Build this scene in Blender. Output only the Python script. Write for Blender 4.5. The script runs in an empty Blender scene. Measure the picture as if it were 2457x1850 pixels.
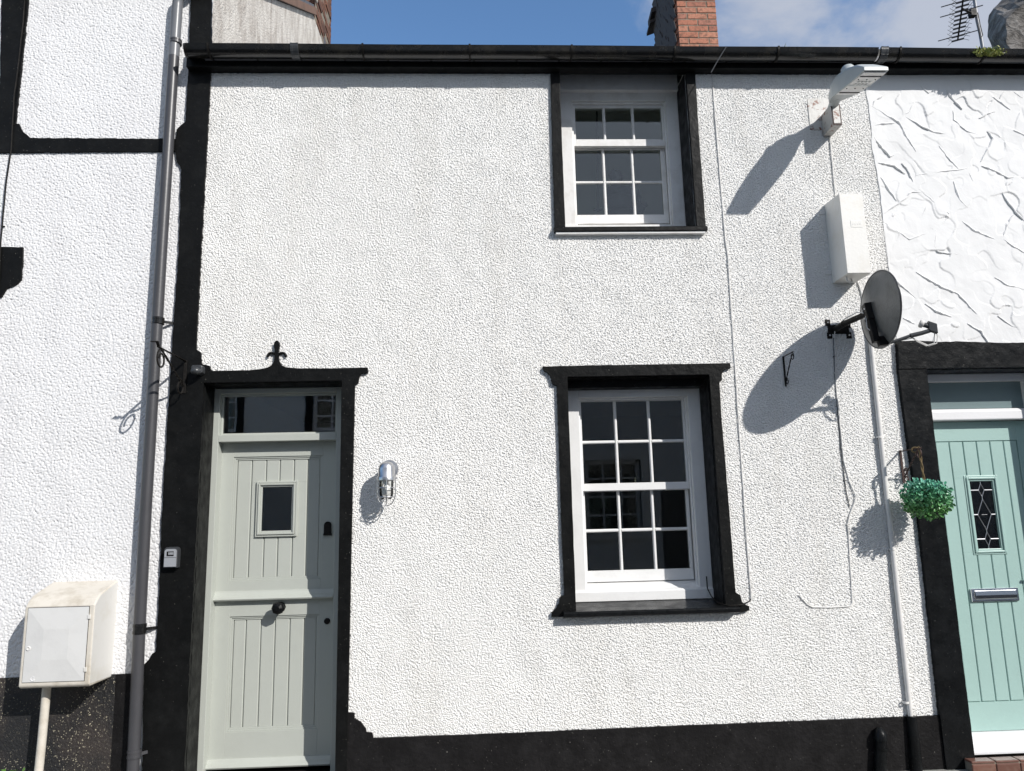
import bpy, bmesh, math, random
import numpy as np
from mathutils import Vector, Matrix, noise
from mathutils.geometry import tessellate_polygon
R = math.radians
random.seed(7)
C = bpy.context.scene.collection
scene = bpy.context.scene

# ------------------------------------------------------------------ camera
FPX, IW, IH = 1768.0, 2457.0, 1850.0
YAW, PITCH, ROLL = R(2.58), R(10.05), R(-1.38)
CAM = Vector((0, -4.8, 1.6))
_fw = Vector((math.sin(YAW)*math.cos(PITCH), math.cos(YAW)*math.cos(PITCH), math.sin(PITCH)))
_r0 = Vector((math.cos(YAW), -math.sin(YAW), 0)); _u0 = _r0.cross(_fw)
_rt = _r0*math.cos(ROLL) + _u0*math.sin(ROLL); _up = -_r0*math.sin(ROLL) + _u0*math.cos(ROLL)
cd = bpy.data.cameras.new('camera'); cam = bpy.data.objects.new('camera', cd); C.objects.link(cam)
cd.sensor_fit = 'HORIZONTAL'; cd.sensor_width = 36; cd.lens = FPX/IW*36; cd.clip_start = .05; cd.clip_end = 2000
m3 = Matrix((_rt, _up, -_fw)).transposed()
cam.matrix_world = Matrix.Translation(CAM) @ m3.to_4x4()
scene.camera = cam

def W(px, py, y=0.0):
    """world point at depth y that the survey of the photo gives for a measured point"""
    d = (px-IW/2)*_rt - (py-IH/2)*_up + FPX*_fw
    return CAM + d*((y-CAM.y)/d.y)

# ------------------------------------------------------------------ world, sun, exposure
SUN_TO = Vector((.568, -.627, .533)).normalized()
w = bpy.data.worlds.new('World'); scene.world = w; w.use_nodes = True
nt = w.node_tree; nt.nodes.clear()
def N(nt, t, **k):
    n = nt.nodes.new(t)
    for a, b in k.items():
        if a.startswith('i_'):
            key = a[2:]
            n.inputs[int(key) if key.isdigit() else key.replace('_', ' ')].default_value = b
        else: setattr(n, a, b)
    return n
L = lambda nt, a, b: nt.links.new(a, b)
wo = N(nt, 'ShaderNodeOutputWorld'); bg = N(nt, 'ShaderNodeBackground'); bg.inputs[1].default_value = .125
sky = N(nt, 'ShaderNodeTexSky'); sky.sky_type = 'NISHITA'; sky.sun_disc = False
sky.sun_elevation = math.asin(SUN_TO.z); sky.sun_rotation = math.atan2(SUN_TO.x, SUN_TO.y)
sky.air_density = 1.0; sky.dust_density = .35; sky.ozone_density = 2.2; sky.altitude = 0
tc = N(nt, 'ShaderNodeTexCoord'); mp = N(nt, 'ShaderNodeMapping')
mp.inputs['Scale'].default_value = (1, 1, 1.6); mp.inputs['Location'].default_value = (.35, 0, .1)
L(nt, tc.outputs['Generated'], mp.inputs[0])
nz = N(nt, 'ShaderNodeTexNoise', i_Scale=3.4, i_Detail=7.0, i_Roughness=.58, i_Distortion=.25); L(nt, mp.outputs[0], nz.inputs[0])
sx = N(nt, 'ShaderNodeSeparateXYZ'); L(nt, tc.outputs['Generated'], sx.inputs[0])
# cloud bank: clear to the north-west, cloudy to the north-east; unseen cloud behind the street added for neutral fill
ad = N(nt, 'ShaderNodeMath', operation='MULTIPLY_ADD'); L(nt, sx.outputs[0], ad.inputs[0]); ad.inputs[1].default_value = .85; ad.inputs[2].default_value = -.22
ay = N(nt, 'ShaderNodeMath', operation='MULTIPLY_ADD'); L(nt, sx.outputs[1], ay.inputs[0]); ay.inputs[1].default_value = -.68; L(nt, ad.outputs[0], ay.inputs[2]); ay2 = N(nt, 'ShaderNodeMath', operation='ADD'); L(nt, ay.outputs[0], ay2.inputs[0]); ay2.inputs[1].default_value = .52
ad2 = N(nt, 'ShaderNodeMath', operation='ADD'); L(nt, ay2.outputs[0], ad2.inputs[0]); L(nt, nz.outputs[0], ad2.inputs[1])
cr = N(nt, 'ShaderNodeMapRange', interpolation_type='SMOOTHSTEP'); cr.inputs[1].default_value = .53; cr.inputs[2].default_value = .76; cr.inputs[4].default_value = .74
L(nt, ad2.outputs[0], cr.inputs[0])
mx = N(nt, 'ShaderNodeMix', data_type='RGBA'); L(nt, cr.outputs[0], mx.inputs[0]); hs = N(nt, 'ShaderNodeHueSaturation'); hs.inputs['Saturation'].default_value = 1.12; hs.inputs['Value'].default_value = 1.2; L(nt, sky.outputs[0], hs.inputs['Color'])
L(nt, hs.outputs[0], mx.inputs[6]); mx.inputs[7].default_value = (3.9, 4.0, 4.3, 1)
L(nt, mx.outputs[2], bg.inputs[0]); L(nt, bg.outputs[0], wo.inputs[0])
sl = bpy.data.lights.new('sun', 'SUN'); sl.energy = 3.7; sl.angle = R(.53); sl.color = (1, .965, .92)
so = bpy.data.objects.new('sun', sl); C.objects.link(so); so.location = (6, -8, 9)
so.rotation_euler = (-SUN_TO).to_track_quat('-Z', 'Y').to_euler()
scene.view_settings.view_transform = 'Standard'; scene.view_settings.look = 'None'
scene.view_settings.exposure = 0.35; scene.view_settings.gamma = 1
scene.render.engine = 'CYCLES'

# ------------------------------------------------------------------ materials
def mat(name, col, rough=.6, metal=0.0, spec=.5):
    m = bpy.data.materials.new(name); m.use_nodes = True
    b = m.node_tree.nodes['Principled BSDF']
    b.inputs['Base Color'].default_value = (*col, 1); b.inputs['Roughness'].default_value = rough
    b.inputs['Metallic'].default_value = metal; b.inputs['Specular IOR Level'].default_value = spec
    return m, m.node_tree, b
def coords(nt, scale=(1, 1, 1)):
    tc = N(nt, 'ShaderNodeTexCoord'); mp = N(nt, 'ShaderNodeMapping'); mp.inputs['Scale'].default_value = scale
    L(nt, tc.outputs['Object'], mp.inputs[0]); return mp.outputs[0]
def nse(nt, v, s, d=3.0, r=.55, dist=0.0):
    n = N(nt, 'ShaderNodeTexNoise', i_Scale=s, i_Detail=d, i_Roughness=r, i_Distortion=dist); L(nt, v, n.inputs[0]); return n.outputs[0]
def ramp(nt, fac, stops):
    n = N(nt, 'ShaderNodeValToRGB'); e = n.color_ramp.elements
    while len(e) < len(stops): e.new(.5)
    for i, (p, c) in enumerate(stops): e[i].position = p; e[i].color = (*c, 1) if len(c) == 3 else c
    L(nt, fac, n.inputs[0]); return n.outputs[0]
def mixc(nt, f, a, b, mode='MIX'):
    n = N(nt, 'ShaderNodeMix', data_type='RGBA', blend_type=mode)
    for s, i in ((f, 0), (a, 6), (b, 7)):
        if isinstance(s, (int, float)): n.inputs[i].default_value = s
        elif isinstance(s, tuple): n.inputs[i].default_value = (*s, 1)
        else: L(nt, s, n.inputs[i])
    return n.outputs[2]
def mth(nt, op, a, b=0.0):
    n = N(nt, 'ShaderNodeMath', operation=op)
    for s, i in ((a, 0), (b, 1)):
        if isinstance(s, (int, float)): n.inputs[i].default_value = s
        else: L(nt, s, n.inputs[i])
    return n.outputs[0]
def bump(nt, b, h, strength, dist, prev=None):
    n = N(nt, 'ShaderNodeBump'); n.inputs['Strength'].default_value = strength; n.inputs['Distance'].default_value = dist
    L(nt, h, n.inputs['Height'])
    if prev: L(nt, prev, n.inputs['Normal'])
    L(nt, n.outputs[0], b.inputs['Normal']); return n.outputs[0]

def m_roughcast(name, s, d, col=(.80, .79, .77), dirt=(.62, .60, .56)):
    m, nt, b = mat(name, col, .85, spec=.3); v = coords(nt)
    bump(nt, b, nse(nt, v, s, 3, .6), .7, d)
    st = nse(nt, coords(nt, (3.5, 3.5, .5)), 1.6, 6, .6)
    c = mixc(nt, ramp(nt, st, [(.5, (0, 0, 0)), (.85, (.45, .45, .45))]), col, dirt)
    L(nt, c, b.inputs['Base Color']); return m
M = {}
M['cast'] = m_roughcast('white_roughcast', 240, .0018, (.80, .795, .778))
M['castL'] = m_roughcast('white_coarse_roughcast', 150, .002, (.71, .71, .715), (.58, .57, .58))
def m_smooth():
    m, nt, b = mat('white_trowelled_render', (.78, .78, .78), .7, spec=.3); v = coords(nt)
    h = mth(nt, 'ADD', nse(nt, v, 4, 4, .5, .5), mth(nt, 'MULTIPLY', nse(nt, v, 30, 4, .6), .12))
    bump(nt, b, h, .6, .014)
    c = mixc(nt, ramp(nt, nse(nt, v, 3, 5), [(.5, (0, 0, 0)), (.8, (.4, .4, .4))]), (.745, .745, .74), (.66, .66, .66))
    L(nt, c, b.inputs['Base Color']); return m
M['smooth'] = m_smooth()
def m_black(name='black_paint', col=(.0050, .0052, .0052), rough=.45, speck=.0, bd=.004, bs=28):
    m, nt, b = mat(name, col, rough, spec=.13); v = coords(nt)
    h = mth(nt, 'ADD', nse(nt, v, bs, 5, .6), mth(nt, 'MULTIPLY', nse(nt, v, 5, 3), 1.2))
    bump(nt, b, h, .8, bd)
    c = mixc(nt, ramp(nt, nse(nt, v, 9, 6, .7), [(.45, (0, 0, 0)), (.75, (1, 1, 1))]), col, tuple(x*2.0 for x in col))
    fleck = ramp(nt, nse(nt, v, 130, 2, .5), [(.745-speck*.12, (0, 0, 0)), (.775-speck*.12, (1, 1, 1))])
    c = mixc(nt, fleck, c, (.30, .29, .26))
    L(nt, c, b.inputs['Base Color'])
    L(nt, ramp(nt, nse(nt, v, 14, 3), [(.3, (rough*.75,)*3), (.7, (min(1, rough*1.3),)*3)]), b.inputs['Roughness']); return m
M['black'] = m_black()
M['blackgloss'] = m_black('black_gloss_paint', (.006, .0065, .007), .30, 0, .0035, 22)
M['plinthblack'] = m_black('black_masonry_paint', (.009, .0085, .0088), .5, .0, .006, 40)
def m_speckle():
    m, nt, b = mat('weathered_black_roughcast', (.02, .02, .02), .7); v = coords(nt)
    a = ramp(nt, nse(nt, v, 105, 2, .5), [(.64, (0, 0, 0)), (.69, (1, 1, 1))])
    z = N(nt, 'ShaderNodeSeparateXYZ'); L(nt, v, z.inputs[0])
    pat = ramp(nt, nse(nt, v, 4, 3, .5), [(.42, (.15, .15, .15)), (.58, (1, 1, 1))])
    base = mixc(nt, ramp(nt, nse(nt, v, 3, 4), [(.4, (0, 0, 0)), (.6, (1, 1, 1))]), (.010, .010, .011), (.038, .030, .026))
    c = mixc(nt, mth(nt, 'MULTIPLY', a, pat), base, (.42, .38, .28))
    L(nt, c, b.inputs['Base Color']); bump(nt, b, nse(nt, v, 60, 4), 1, .008); return m
M['speckle'] = m_speckle()
def m_paint(name, col, rough=.4, dirt=.25, bd=.0012, bs=60, dcol=None):
    m, nt, b = mat(name, col, rough); v = coords(nt)
    f = ramp(nt, nse(nt, v, 7, 6, .65), [(.48, (0, 0, 0)), (.8, (dirt,)*3)])
    L(nt, mixc(nt, f, col, dcol or tuple(x*.6 for x in col)), b.inputs['Base Color'])
    bump(nt, b, nse(nt, v, bs, 3), .6, bd); return m
M['wframe'] = m_paint('white_window_paint', (.78, .78, .77), .38, .3)
M['wold'] = m_paint('old_white_window_paint', (.77, .765, .75), .5, .5, .002, 45, (.40, .36, .30))
M['pvc'] = m_paint('white_pvc', (.80, .80, .81), .25, .1)
M['sage'] = m_paint('sage_grey_paint', (.435, .455, .415), .42, .12, .0007, 120)
M['teal'] = m_paint('pale_duck_egg_door', (.345, .50, .465), .38, .12, .0010, 60)
M['cream'] = m_paint('aged_cream_plastic', (.68, .67, .64), .5, .6, .0012, 60, (.54, .50, .41))
M['creamdirty'] = m_paint('stained_cream_plastic', (.62, .58, .51), .6, .9, .002, 40, (.34, .29, .21))
M['creamdoor'] = m_paint('pale_grey_plastic', (.65, .648, .635), .45, .25, .0006, 60)
M['plastic'] = m_paint('white_cable_plastic', (.66, .65, .63), .6, .7, .0015, 50)
M['pipe'] = m_paint('dark_grey_pipe', (.055, .055, .060), .38, .5, .0006, 50)
M['darkgrey'] = m_paint('dark_grey_plastic', (.045, .048, .052), .3, .2)
M['iron'] = m_black('black_ironwork', (.012, .011, .010), .5, 0, .002, 60)
M['rustiron'] = m_paint('rusty_brown_iron', (.045, .022, .018), .7, .6, .002, 80, (.12, .05, .03))
M['dish'] = m_paint('dark_grey_mesh_dish', (.125, .13, .128), .36, 1.0, .004, 130, (.04, .042, .041))
def m_gut():
    m = m_paint('black_gutter_plastic', (.010, .010, .010), .2, .9, .0012, 30, (.045, .04, .032)); return m
M['gutter'] = m_gut()
def m_rusty(g=1.0, t=.58):
    m, nt, b = mat('white_paint_with_rust', (.6, .6, .58), .5); v = coords(nt)
    f = ramp(nt, nse(nt, v, 22, 5, .6, .5), [(t, (0, 0, 0)), (t+.08, (1, 1, 1))])
    f2 = ramp(nt, nse(nt, v, 9, 4), [(.5, (0, 0, 0)), (.75, (.6, .6, .6))])
    c = mixc(nt, f2, (.66*g, .65*g, .62*g), (.42*g, .40*g, .36*g)); c = mixc(nt, f, c, (.16, .055, .025))
    L(nt, c, b.inputs['Base Color']); bump(nt, b, nse(nt, v, 40, 4), .6, .003); return m
M['rusty'] = m_rusty(.82, .545); M['rustbox'] = m_rusty(.62, .54)
M['lampgrey'] = m_paint('pale_grey_lamp_casting', (.40, .43, .43), .4, .35, .001, 40)
M['lampgrey2'] = m_paint('mid_grey_pipe', (.15, .155, .165), .35, .4, .0006, 50)
M['lens'], _, _ = mat('frosted_led_lens', (.75, .76, .74), .15)
M['metal'], _n, _b = mat('brushed_aluminium', (.62, .62, .63), .28, 1.0)
bump(_n, _b, nse(_n, coords(_n, (1, 1, 12)), 40, 2), .3, .001)
M['chrome'], _, _ = mat('polished_chrome', (.75, .75, .77), .08, 1.0)
M['brass'], _, _ = mat('pale_brass', (.75, .66, .45), .3, 1.0)
M['silver'], _, _ = mat('satin_silver_cover', (.6, .61, .63), .35, .6)
M['bulb'], _, _ = mat('white_bulb_glass', (.75, .75, .73), .2)
M['lead'], _, _ = mat('lead_strip', (.45, .46, .48), .3, .8)
def m_glass(name, tint=(.9, .93, .92), rough=0.0, bd=0, ior=1.5):
    m = bpy.data.materials.new(name); m.use_nodes = True; nt = m.node_tree; nt.nodes.clear()
    o = N(nt, 'ShaderNodeOutputMaterial'); t = N(nt, 'ShaderNodeBsdfTransparent'); g = N(nt, 'ShaderNodeBsdfGlossy'); g.inputs['Roughness'].default_value = rough
    t.inputs[0].default_value = (*tint, 1); g.inputs[0].default_value = (1, 1, 1, 1)
    f = N(nt, 'ShaderNodeFresnel'); f.inputs[0].default_value = ior; x = N(nt, 'ShaderNodeMixShader')
    L(nt, f.outputs[0], x.inputs[0]); L(nt, t.outputs[0], x.inputs[1]); L(nt, g.outputs[0], x.inputs[2]); L(nt, x.outputs[0], o.inputs[0])
    n = N(nt, 'ShaderNodeBump'); n.inputs['Strength'].default_value = .5; n.inputs['Distance'].default_value = bd or .0006
    L(nt, nse(nt, coords(nt), 90 if bd else 3.0, 2), n.inputs['Height']); L(nt, n.outputs[0], g.inputs['Normal']); L(nt, n.outputs[0], f.inputs['Normal'])
    return m
M['glass'] = m_glass('window_glass')
M['fan'] = m_glass('fanlight_glass', ior=1.8)
M['glassU'] = m_glass('old_window_glass', ior=1.6)
M['obscure'] = m_glass('obscured_door_glass', (.25, .27, .28), .15, .004)
def m_frost():
    m = m_glass('frosted_fanlight_glass', (.5, .6, .62)); nt = m.node_tree; o = [n for n in nt.nodes if n.type == 'OUTPUT_MATERIAL'][0]; old = o.inputs[0].links[0].from_socket
    d = N(nt, 'ShaderNodeBsdfDiffuse'); d.inputs[0].default_value = (.36, .47, .48, 1); x = N(nt, 'ShaderNodeMixShader'); x.inputs[0].default_value = .5; L(nt, old, x.inputs[1]); L(nt, d.outputs[0], x.inputs[2]); L(nt, x.outputs[0], o.inputs[0]); return m
M['frost'] = m_frost()
M['jar'] = m_glass('clear_lamp_glass', (.93, .93, .92))
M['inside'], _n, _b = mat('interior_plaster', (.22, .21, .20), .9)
M['ornament'] = m_paint('dark_bronze_ornament', (.035, .032, .03), .4, .5, .004, 40)
def m_brick(old=False):
    m, nt, b = mat('red_brick', (.42, .17, .10), .85, spec=.2); v = coords(nt)
    g = N(nt, 'ShaderNodeNewGeometry')
    c = ramp(nt, g.outputs['Random Per Island'], [(0, (.36, .145, .095)), (.35, (.43, .20, .135)), (.7, (.30, .125, .09)), (1, (.40, .19, .14))] if not old else [(0, (.12, .055, .04)), (.5, (.19, .09, .06)), (1, (.09, .05, .04))])
    f = ramp(nt, nse(nt, v, 26, 5, .65), [(.45, (0, 0, 0)), (.70, (1, 1, 1))])
    L(nt, mixc(nt, mth(nt, 'MULTIPLY', f, .85), c, (.11, .07, .05)), b.inputs['Base Color']); bump(nt, b, nse(nt, v, 70, 5), .8, .006); return m
M['brick'] = m_brick(); M['brickold'] = m_brick(True)
M['mortar'] = m_paint('sooty_mortar', (.22, .19, .15), .9, .9, .004, 80, (.06, .05, .04))
def m_gable():
    m, nt, b = mat('weathered_limewash', (.60, .56, .50), .85); v = coords(nt, (1, 1, .35))
    st = nse(nt, v, 10, 8, .65, .5)
    c = mixc(nt, ramp(nt, st, [(.4, (0, 0, 0)), (.68, (1, 1, 1))]), (.66, .63, .58), (.40, .36, .32))
    L(nt, c, b.inputs['Base Color']); bump(nt, b, mth(nt, 'ADD', st, nse(nt, coords(nt), 60, 3)), .8, .018); return m
M['gable'] = m_gable()
M['oldwood'] = m_paint('weathered_brown_board', (.17, .10, .07), .8, .7, .004, 40, (.08, .05, .035))
def m_stone():
    m, nt, b = mat('dark_rubble_render', (.16, .15, .14), .95); v = coords(nt, (1, 1, 1.4))
    h = nse(nt, v, 7, 8, .62, .6)
    c = ramp(nt, h, [(.3, (.05, .045, .04)), (.5, (.15, .14, .13)), (.7, (.27, .26, .25))])
    L(nt, c, b.inputs['Base Color']); bump(nt, b, h, 1, .09); return m
M['stone'] = m_stone()
def m_slate():
    m, nt, b = mat('roof_slate', (.09, .095, .11), .6); v = coords(nt)
    br = N(nt, 'ShaderNodeTexBrick', i_Scale=1.0); L(nt, v, br.inputs[0]); br.inputs['Brick Width'].default_value = .3; br.inputs['Row Height'].default_value = .22
    br.inputs['Color1'].default_value = (.075, .08, .09, 1); br.inputs['Color2'].default_value = (.11, .115, .13, 1); br.inputs['Mortar'].default_value = (.02, .02, .02, 1); br.inputs['Mortar Size'].default_value = .006
    L(nt, br.outputs[0], b.inputs['Base Color']); return m
M['slate'] = m_slate(); M['darkslate'] = m_paint('dark_hung_slate', (.045, .036, .036), .8, .6, .003, 50)
def m_tile():
    m, nt, b = mat('brown_quarry_tile', (.13, .06, .045), .28); v = coords(nt)
    g = N(nt, 'ShaderNodeNewGeometry')
    c = ramp(nt, g.outputs['Random Per Island'], [(0, (.10, .045, .035)), (1, (.18, .085, .06))])
    L(nt, mixc(nt, ramp(nt, nse(nt, v, 20, 5), [(.5, (0, 0, 0)), (.8, (.5, .5, .5))]), c, (.26, .19, .15)), b.inputs['Base Color']); bump(nt, b, nse(nt, v, 50, 3), .3, .002); return m
M['tile'] = m_tile()
def m_ground(name, a, b_, s=200):
    m, nt, b = mat(name, a, .9); v = coords(nt)
    L(nt, ramp(nt, nse(nt, v, s, 3), [(.35, a), (.65, b_)]), b.inputs['Base Color']); bump(nt, b, nse(nt, v, s, 3), .6, .004); return m
M['asphalt'] = m_ground('asphalt', (.04, .04, .042), (.075, .075, .078))
M['paving'] = m_ground('concrete_paving', (.20, .195, .18), (.30, .29, .27), 60)
M['earth'] = m_ground('ground', (.07, .08, .05), (.10, .11, .07), 3)
def m_leaf(name, cols, split=None):
    m, nt, b = mat(name, cols[0], .4); g = N(nt, 'ShaderNodeNewGeometry')
    c = ramp(nt, g.outputs['Random Per Island'], [(i/(len(cols)-1), x) for i, x in enumerate(cols)])
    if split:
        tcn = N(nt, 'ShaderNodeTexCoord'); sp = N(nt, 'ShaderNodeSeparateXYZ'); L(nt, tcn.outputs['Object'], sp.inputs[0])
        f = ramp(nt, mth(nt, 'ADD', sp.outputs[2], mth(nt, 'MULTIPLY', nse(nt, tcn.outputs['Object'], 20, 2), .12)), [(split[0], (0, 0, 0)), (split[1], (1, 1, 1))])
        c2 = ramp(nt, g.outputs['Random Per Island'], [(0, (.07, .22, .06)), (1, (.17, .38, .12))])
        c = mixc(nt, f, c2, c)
    L(nt, c, b.inputs['Base Color']); b.inputs['Subsurface Weight'].default_value = 0
    return m
M['leafball'] = m_leaf('two_tone_plastic_leaves', [(.045, .25, .15), (.10, .36, .25), (.20, .48, .38)], (.13, .30))  # mint leaves towards the top, greener ones below
M['moss'] = m_leaf('yellow_green_moss', [(.24, .27, .05), (.15, .19, .04), (.36, .36, .10)])
M['weed'] = m_leaf('green_weed', [(.08, .2, .03), (.14, .3, .05)])
M['rope'] = m_paint('brown_rope', (.17, .12, .055), .9, .5, .003, 90)

# ------------------------------------------------------------------ mesh helpers
LOC = {}
class B:
    def __init__(s): s.b = bmesh.new()
    def box(s, x0, x1, y0, y1, z0, z1):
        v = [s.b.verts.new((x, y, z)) for x in (x0, x1) for y in (y0, y1) for z in (z0, z1)]
        for f in ((0, 1, 3, 2), (4, 6, 7, 5), (0, 4, 5, 1), (2, 3, 7, 6), (0, 2, 6, 4), (1, 5, 7, 3)): s.b.faces.new([v[i] for i in f])
        return s
    def obox(s, c, ax, ay, az):   # oriented box: centre and half-axis vectors
        c = Vector(c); ax, ay, az = Vector(ax), Vector(ay), Vector(az)
        v = [s.b.verts.new(c+ax*i+ay*j+az*k) for i in (-1, 1) for j in (-1, 1) for k in (-1, 1)]
        for f in ((0, 1, 3, 2), (4, 6, 7, 5), (0, 4, 5, 1), (2, 3, 7, 6), (0, 2, 6, 4), (1, 5, 7, 3)): s.b.faces.new([v[i] for i in f])
        return s
    def prism(s, pts, d0, d1, axis='y'):
        mk = {'y': lambda a, b, d: (a, d, b), 'x': lambda a, b, d: (d, a, b), 'z': lambda a, b, d: (a, b, d)}[axis]
        v0 = [s.b.verts.new(mk(a, b, d0)) for a, b in pts]; v1 = [s.b.verts.new(mk(a, b, d1)) for a, b in pts]
        n = len(pts)
        for i in range(n): s.b.faces.new((v0[i], v1[i], v1[(i+1) % n], v0[(i+1) % n]))
        if n < 5: s.b.faces.new(v0); s.b.faces.new(v1[::-1])
        else:
            for t in tessellate_polygon([[Vector((a, b, 0)) for a, b in pts]]):
                try: s.b.faces.new([v0[i] for i in t]); s.b.faces.new([v1[i] for i in t[::-1]])
                except ValueError: pass
        return s
    def tube(s, pts, r, n=10, flat=None):
        pts = [Vector(p) for p in pts]; rr = r if isinstance(r, (list, tuple)) else [r]*len(pts)
        rings = []; t0 = None; u = None
        for i, p in enumerate(pts):
            t = (pts[min(i+1, len(pts)-1)]-pts[max(i-1, 0)]).normalized()
            if u is None:
                u = t.cross(Vector((0, 0, 1)))
                if u.length < .1: u = t.cross(Vector((0, 1, 0)))
                u.normalize()
            else: u = (u - t*u.dot(t)).normalized()
            vv = t.cross(u)
            fl = flat or 1
            rings.append([s.b.verts.new(p+(u*math.cos(a)+vv*math.sin(a)*fl)*rr[i]) for a in [2*math.pi*k/n for k in range(n)]])
        for a, b in zip(rings, rings[1:]):
            for k in range(n): s.b.faces.new((a[k], a[(k+1) % n], b[(k+1) % n], b[k]))
        s.b.faces.new(rings[0][::-1]); s.b.faces.new(rings[-1]); return s
    def lathe(s, prof, c, axis=(0, 0, 1), n=24):
        ax = Vector(axis).normalized(); u = ax.cross(Vector((0, 1, 0)))
        if u.length < .1: u = ax.cross(Vector((1, 0, 0)))
        u.normalize(); vv = ax.cross(u); c = Vector(c); rings = []
        for r, h in prof:
            if r < 1e-5: rings.append([s.b.verts.new(c+ax*h)])
            else: rings.append([s.b.verts.new(c+ax*h+(u*math.cos(a)+vv*math.sin(a))*r) for a in [2*math.pi*k/n for k in range(n)]])
        for a, b in zip(rings, rings[1:]):
            for k in range(n):
                if len(a) == 1 and len(b) == 1: continue
                if len(a) == 1: s.b.faces.new((a[0], b[(k+1) % n], b[k]))
                elif len(b) == 1: s.b.faces.new((a[k], a[(k+1) % n], b[0]))
                else: s.b.faces.new((a[k], a[(k+1) % n], b[(k+1) % n], b[k]))
        return s
    def ball(s, c, r, sc=(1, 1, 1), n=2):
        mtx = Matrix.Translation(Vector(c)) @ Matrix.Diagonal((*[r*k for k in sc], 1))
        bmesh.ops.create_icosphere(s.b, subdivisions=n, radius=1, matrix=mtx); return s
    def build(s, name, m, parent=None, bevel=0, smooth=False, label=None, seg=2):
        bmesh.ops.recalc_face_normals(s.b, faces=s.b.faces)
        me = bpy.data.meshes.new(name); 
        if smooth:
            for f in s.b.faces: f.smooth = True
        off = LOC.get(parent.name) if parent else None
        if off: bmesh.ops.translate(s.b, verts=s.b.verts, vec=-off)
        s.b.to_mesh(me); s.b.free()
        o = bpy.data.objects.new(name, me); C.objects.link(o)
        me.materials.append(M[m] if isinstance(m, str) else m)
        if parent: o.parent = parent; LOC[o.name] = off
        if smooth:
            e = o.modifiers.new('split', 'EDGE_SPLIT'); e.split_angle = R(38)
        if bevel:
            bv = o.modifiers.new('bevel', 'BEVEL'); bv.width = bevel; bv.segments = seg; bv.limit_method = 'ANGLE'; bv.angle_limit = R(40)
        if label: o['label'] = label
        return o
def thing(name, label, cat, loc, group=None):
    o = bpy.data.objects.new(name, None); C.objects.link(o); o.location = loc; o.empty_display_size = .1
    o['label'] = label; o['category'] = cat; LOC[o.name] = Vector(loc)
    if group: o['group'] = group
    return o
def tag(o, label, cat, group=None):
    o['label'] = label; o['category'] = cat
    if group: o['group'] = group
    return o
def struct(o): o['kind'] = 'structure'; return o
def xz(pts, y=0.0, f=1.0, ox=0, oy=0):
    """measured outline (enlargement factor f, offset ox, oy) -> wall-plane outline"""
    r = []
    for a, b in pts:
        p = W(ox+a/f, oy+b/f, y); r.append((p.x, p.z))
    return r
def wob(pts, amp=.003, step=.035, closed=True):
    out = []; n = len(pts)
    for i in range(n if closed else n-1):
        a = Vector(pts[i]); b = Vector(pts[(i+1) % n]); k = max(1, int((b-a).length/step))
        for j in range(k):
            p = a.lerp(b, j/k)
            if j: p += Vector((random.uniform(-amp, amp), random.uniform(-amp, amp)))
            out.append((p.x, p.y))
    return out
def walls(bm, x0, x1, z0, z1, y0, y1, holes):
    """one wall slab with rectangular openings, in one skin"""
    xs = sorted({x0, x1, *[h[0] for h in holes], *[h[1] for h in holes]}); zs = sorted({z0, z1, *[h[2] for h in holes], *[h[3] for h in holes]})
    inh = lambda x, z: any(h[0] < x < h[1] and h[2] < z < h[3] for h in holes)
    nx, nz = len(xs)-1, len(zs)-1
    solid = lambda i, j: 0 <= i < nx and 0 <= j < nz and not inh((xs[i]+xs[i+1])/2, (zs[j]+zs[j+1])/2)
    V = {}
    def v(x, y, z):
        k = (x, y, z)
        if k not in V: V[k] = bm.b.verts.new(k)
        return V[k]
    for i in range(nx):
        for j in range(nz):
            if not solid(i, j): continue
            a, b, c, d = xs[i], xs[i+1], zs[j], zs[j+1]
            bm.b.faces.new((v(a, y0, c), v(b, y0, c), v(b, y0, d), v(a, y0, d))); bm.b.faces.new((v(a, y1, c), v(a, y1, d), v(b, y1, d), v(b, y1, c)))
            if not solid(i-1, j): bm.b.faces.new((v(a, y0, c), v(a, y0, d), v(a, y1, d), v(a, y1, c)))
            if not solid(i+1, j): bm.b.faces.new((v(b, y0, c), v(b, y1, c), v(b, y1, d), v(b, y0, d)))
            if not solid(i, j-1): bm.b.faces.new((v(a, y0, c), v(a, y1, c), v(b, y1, c), v(b, y0, c)))
            if not solid(i, j+1): bm.b.faces.new((v(a, y0, d), v(b, y0, d), v(b, y1, d), v(a, y1, d)))
    return bm

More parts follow.
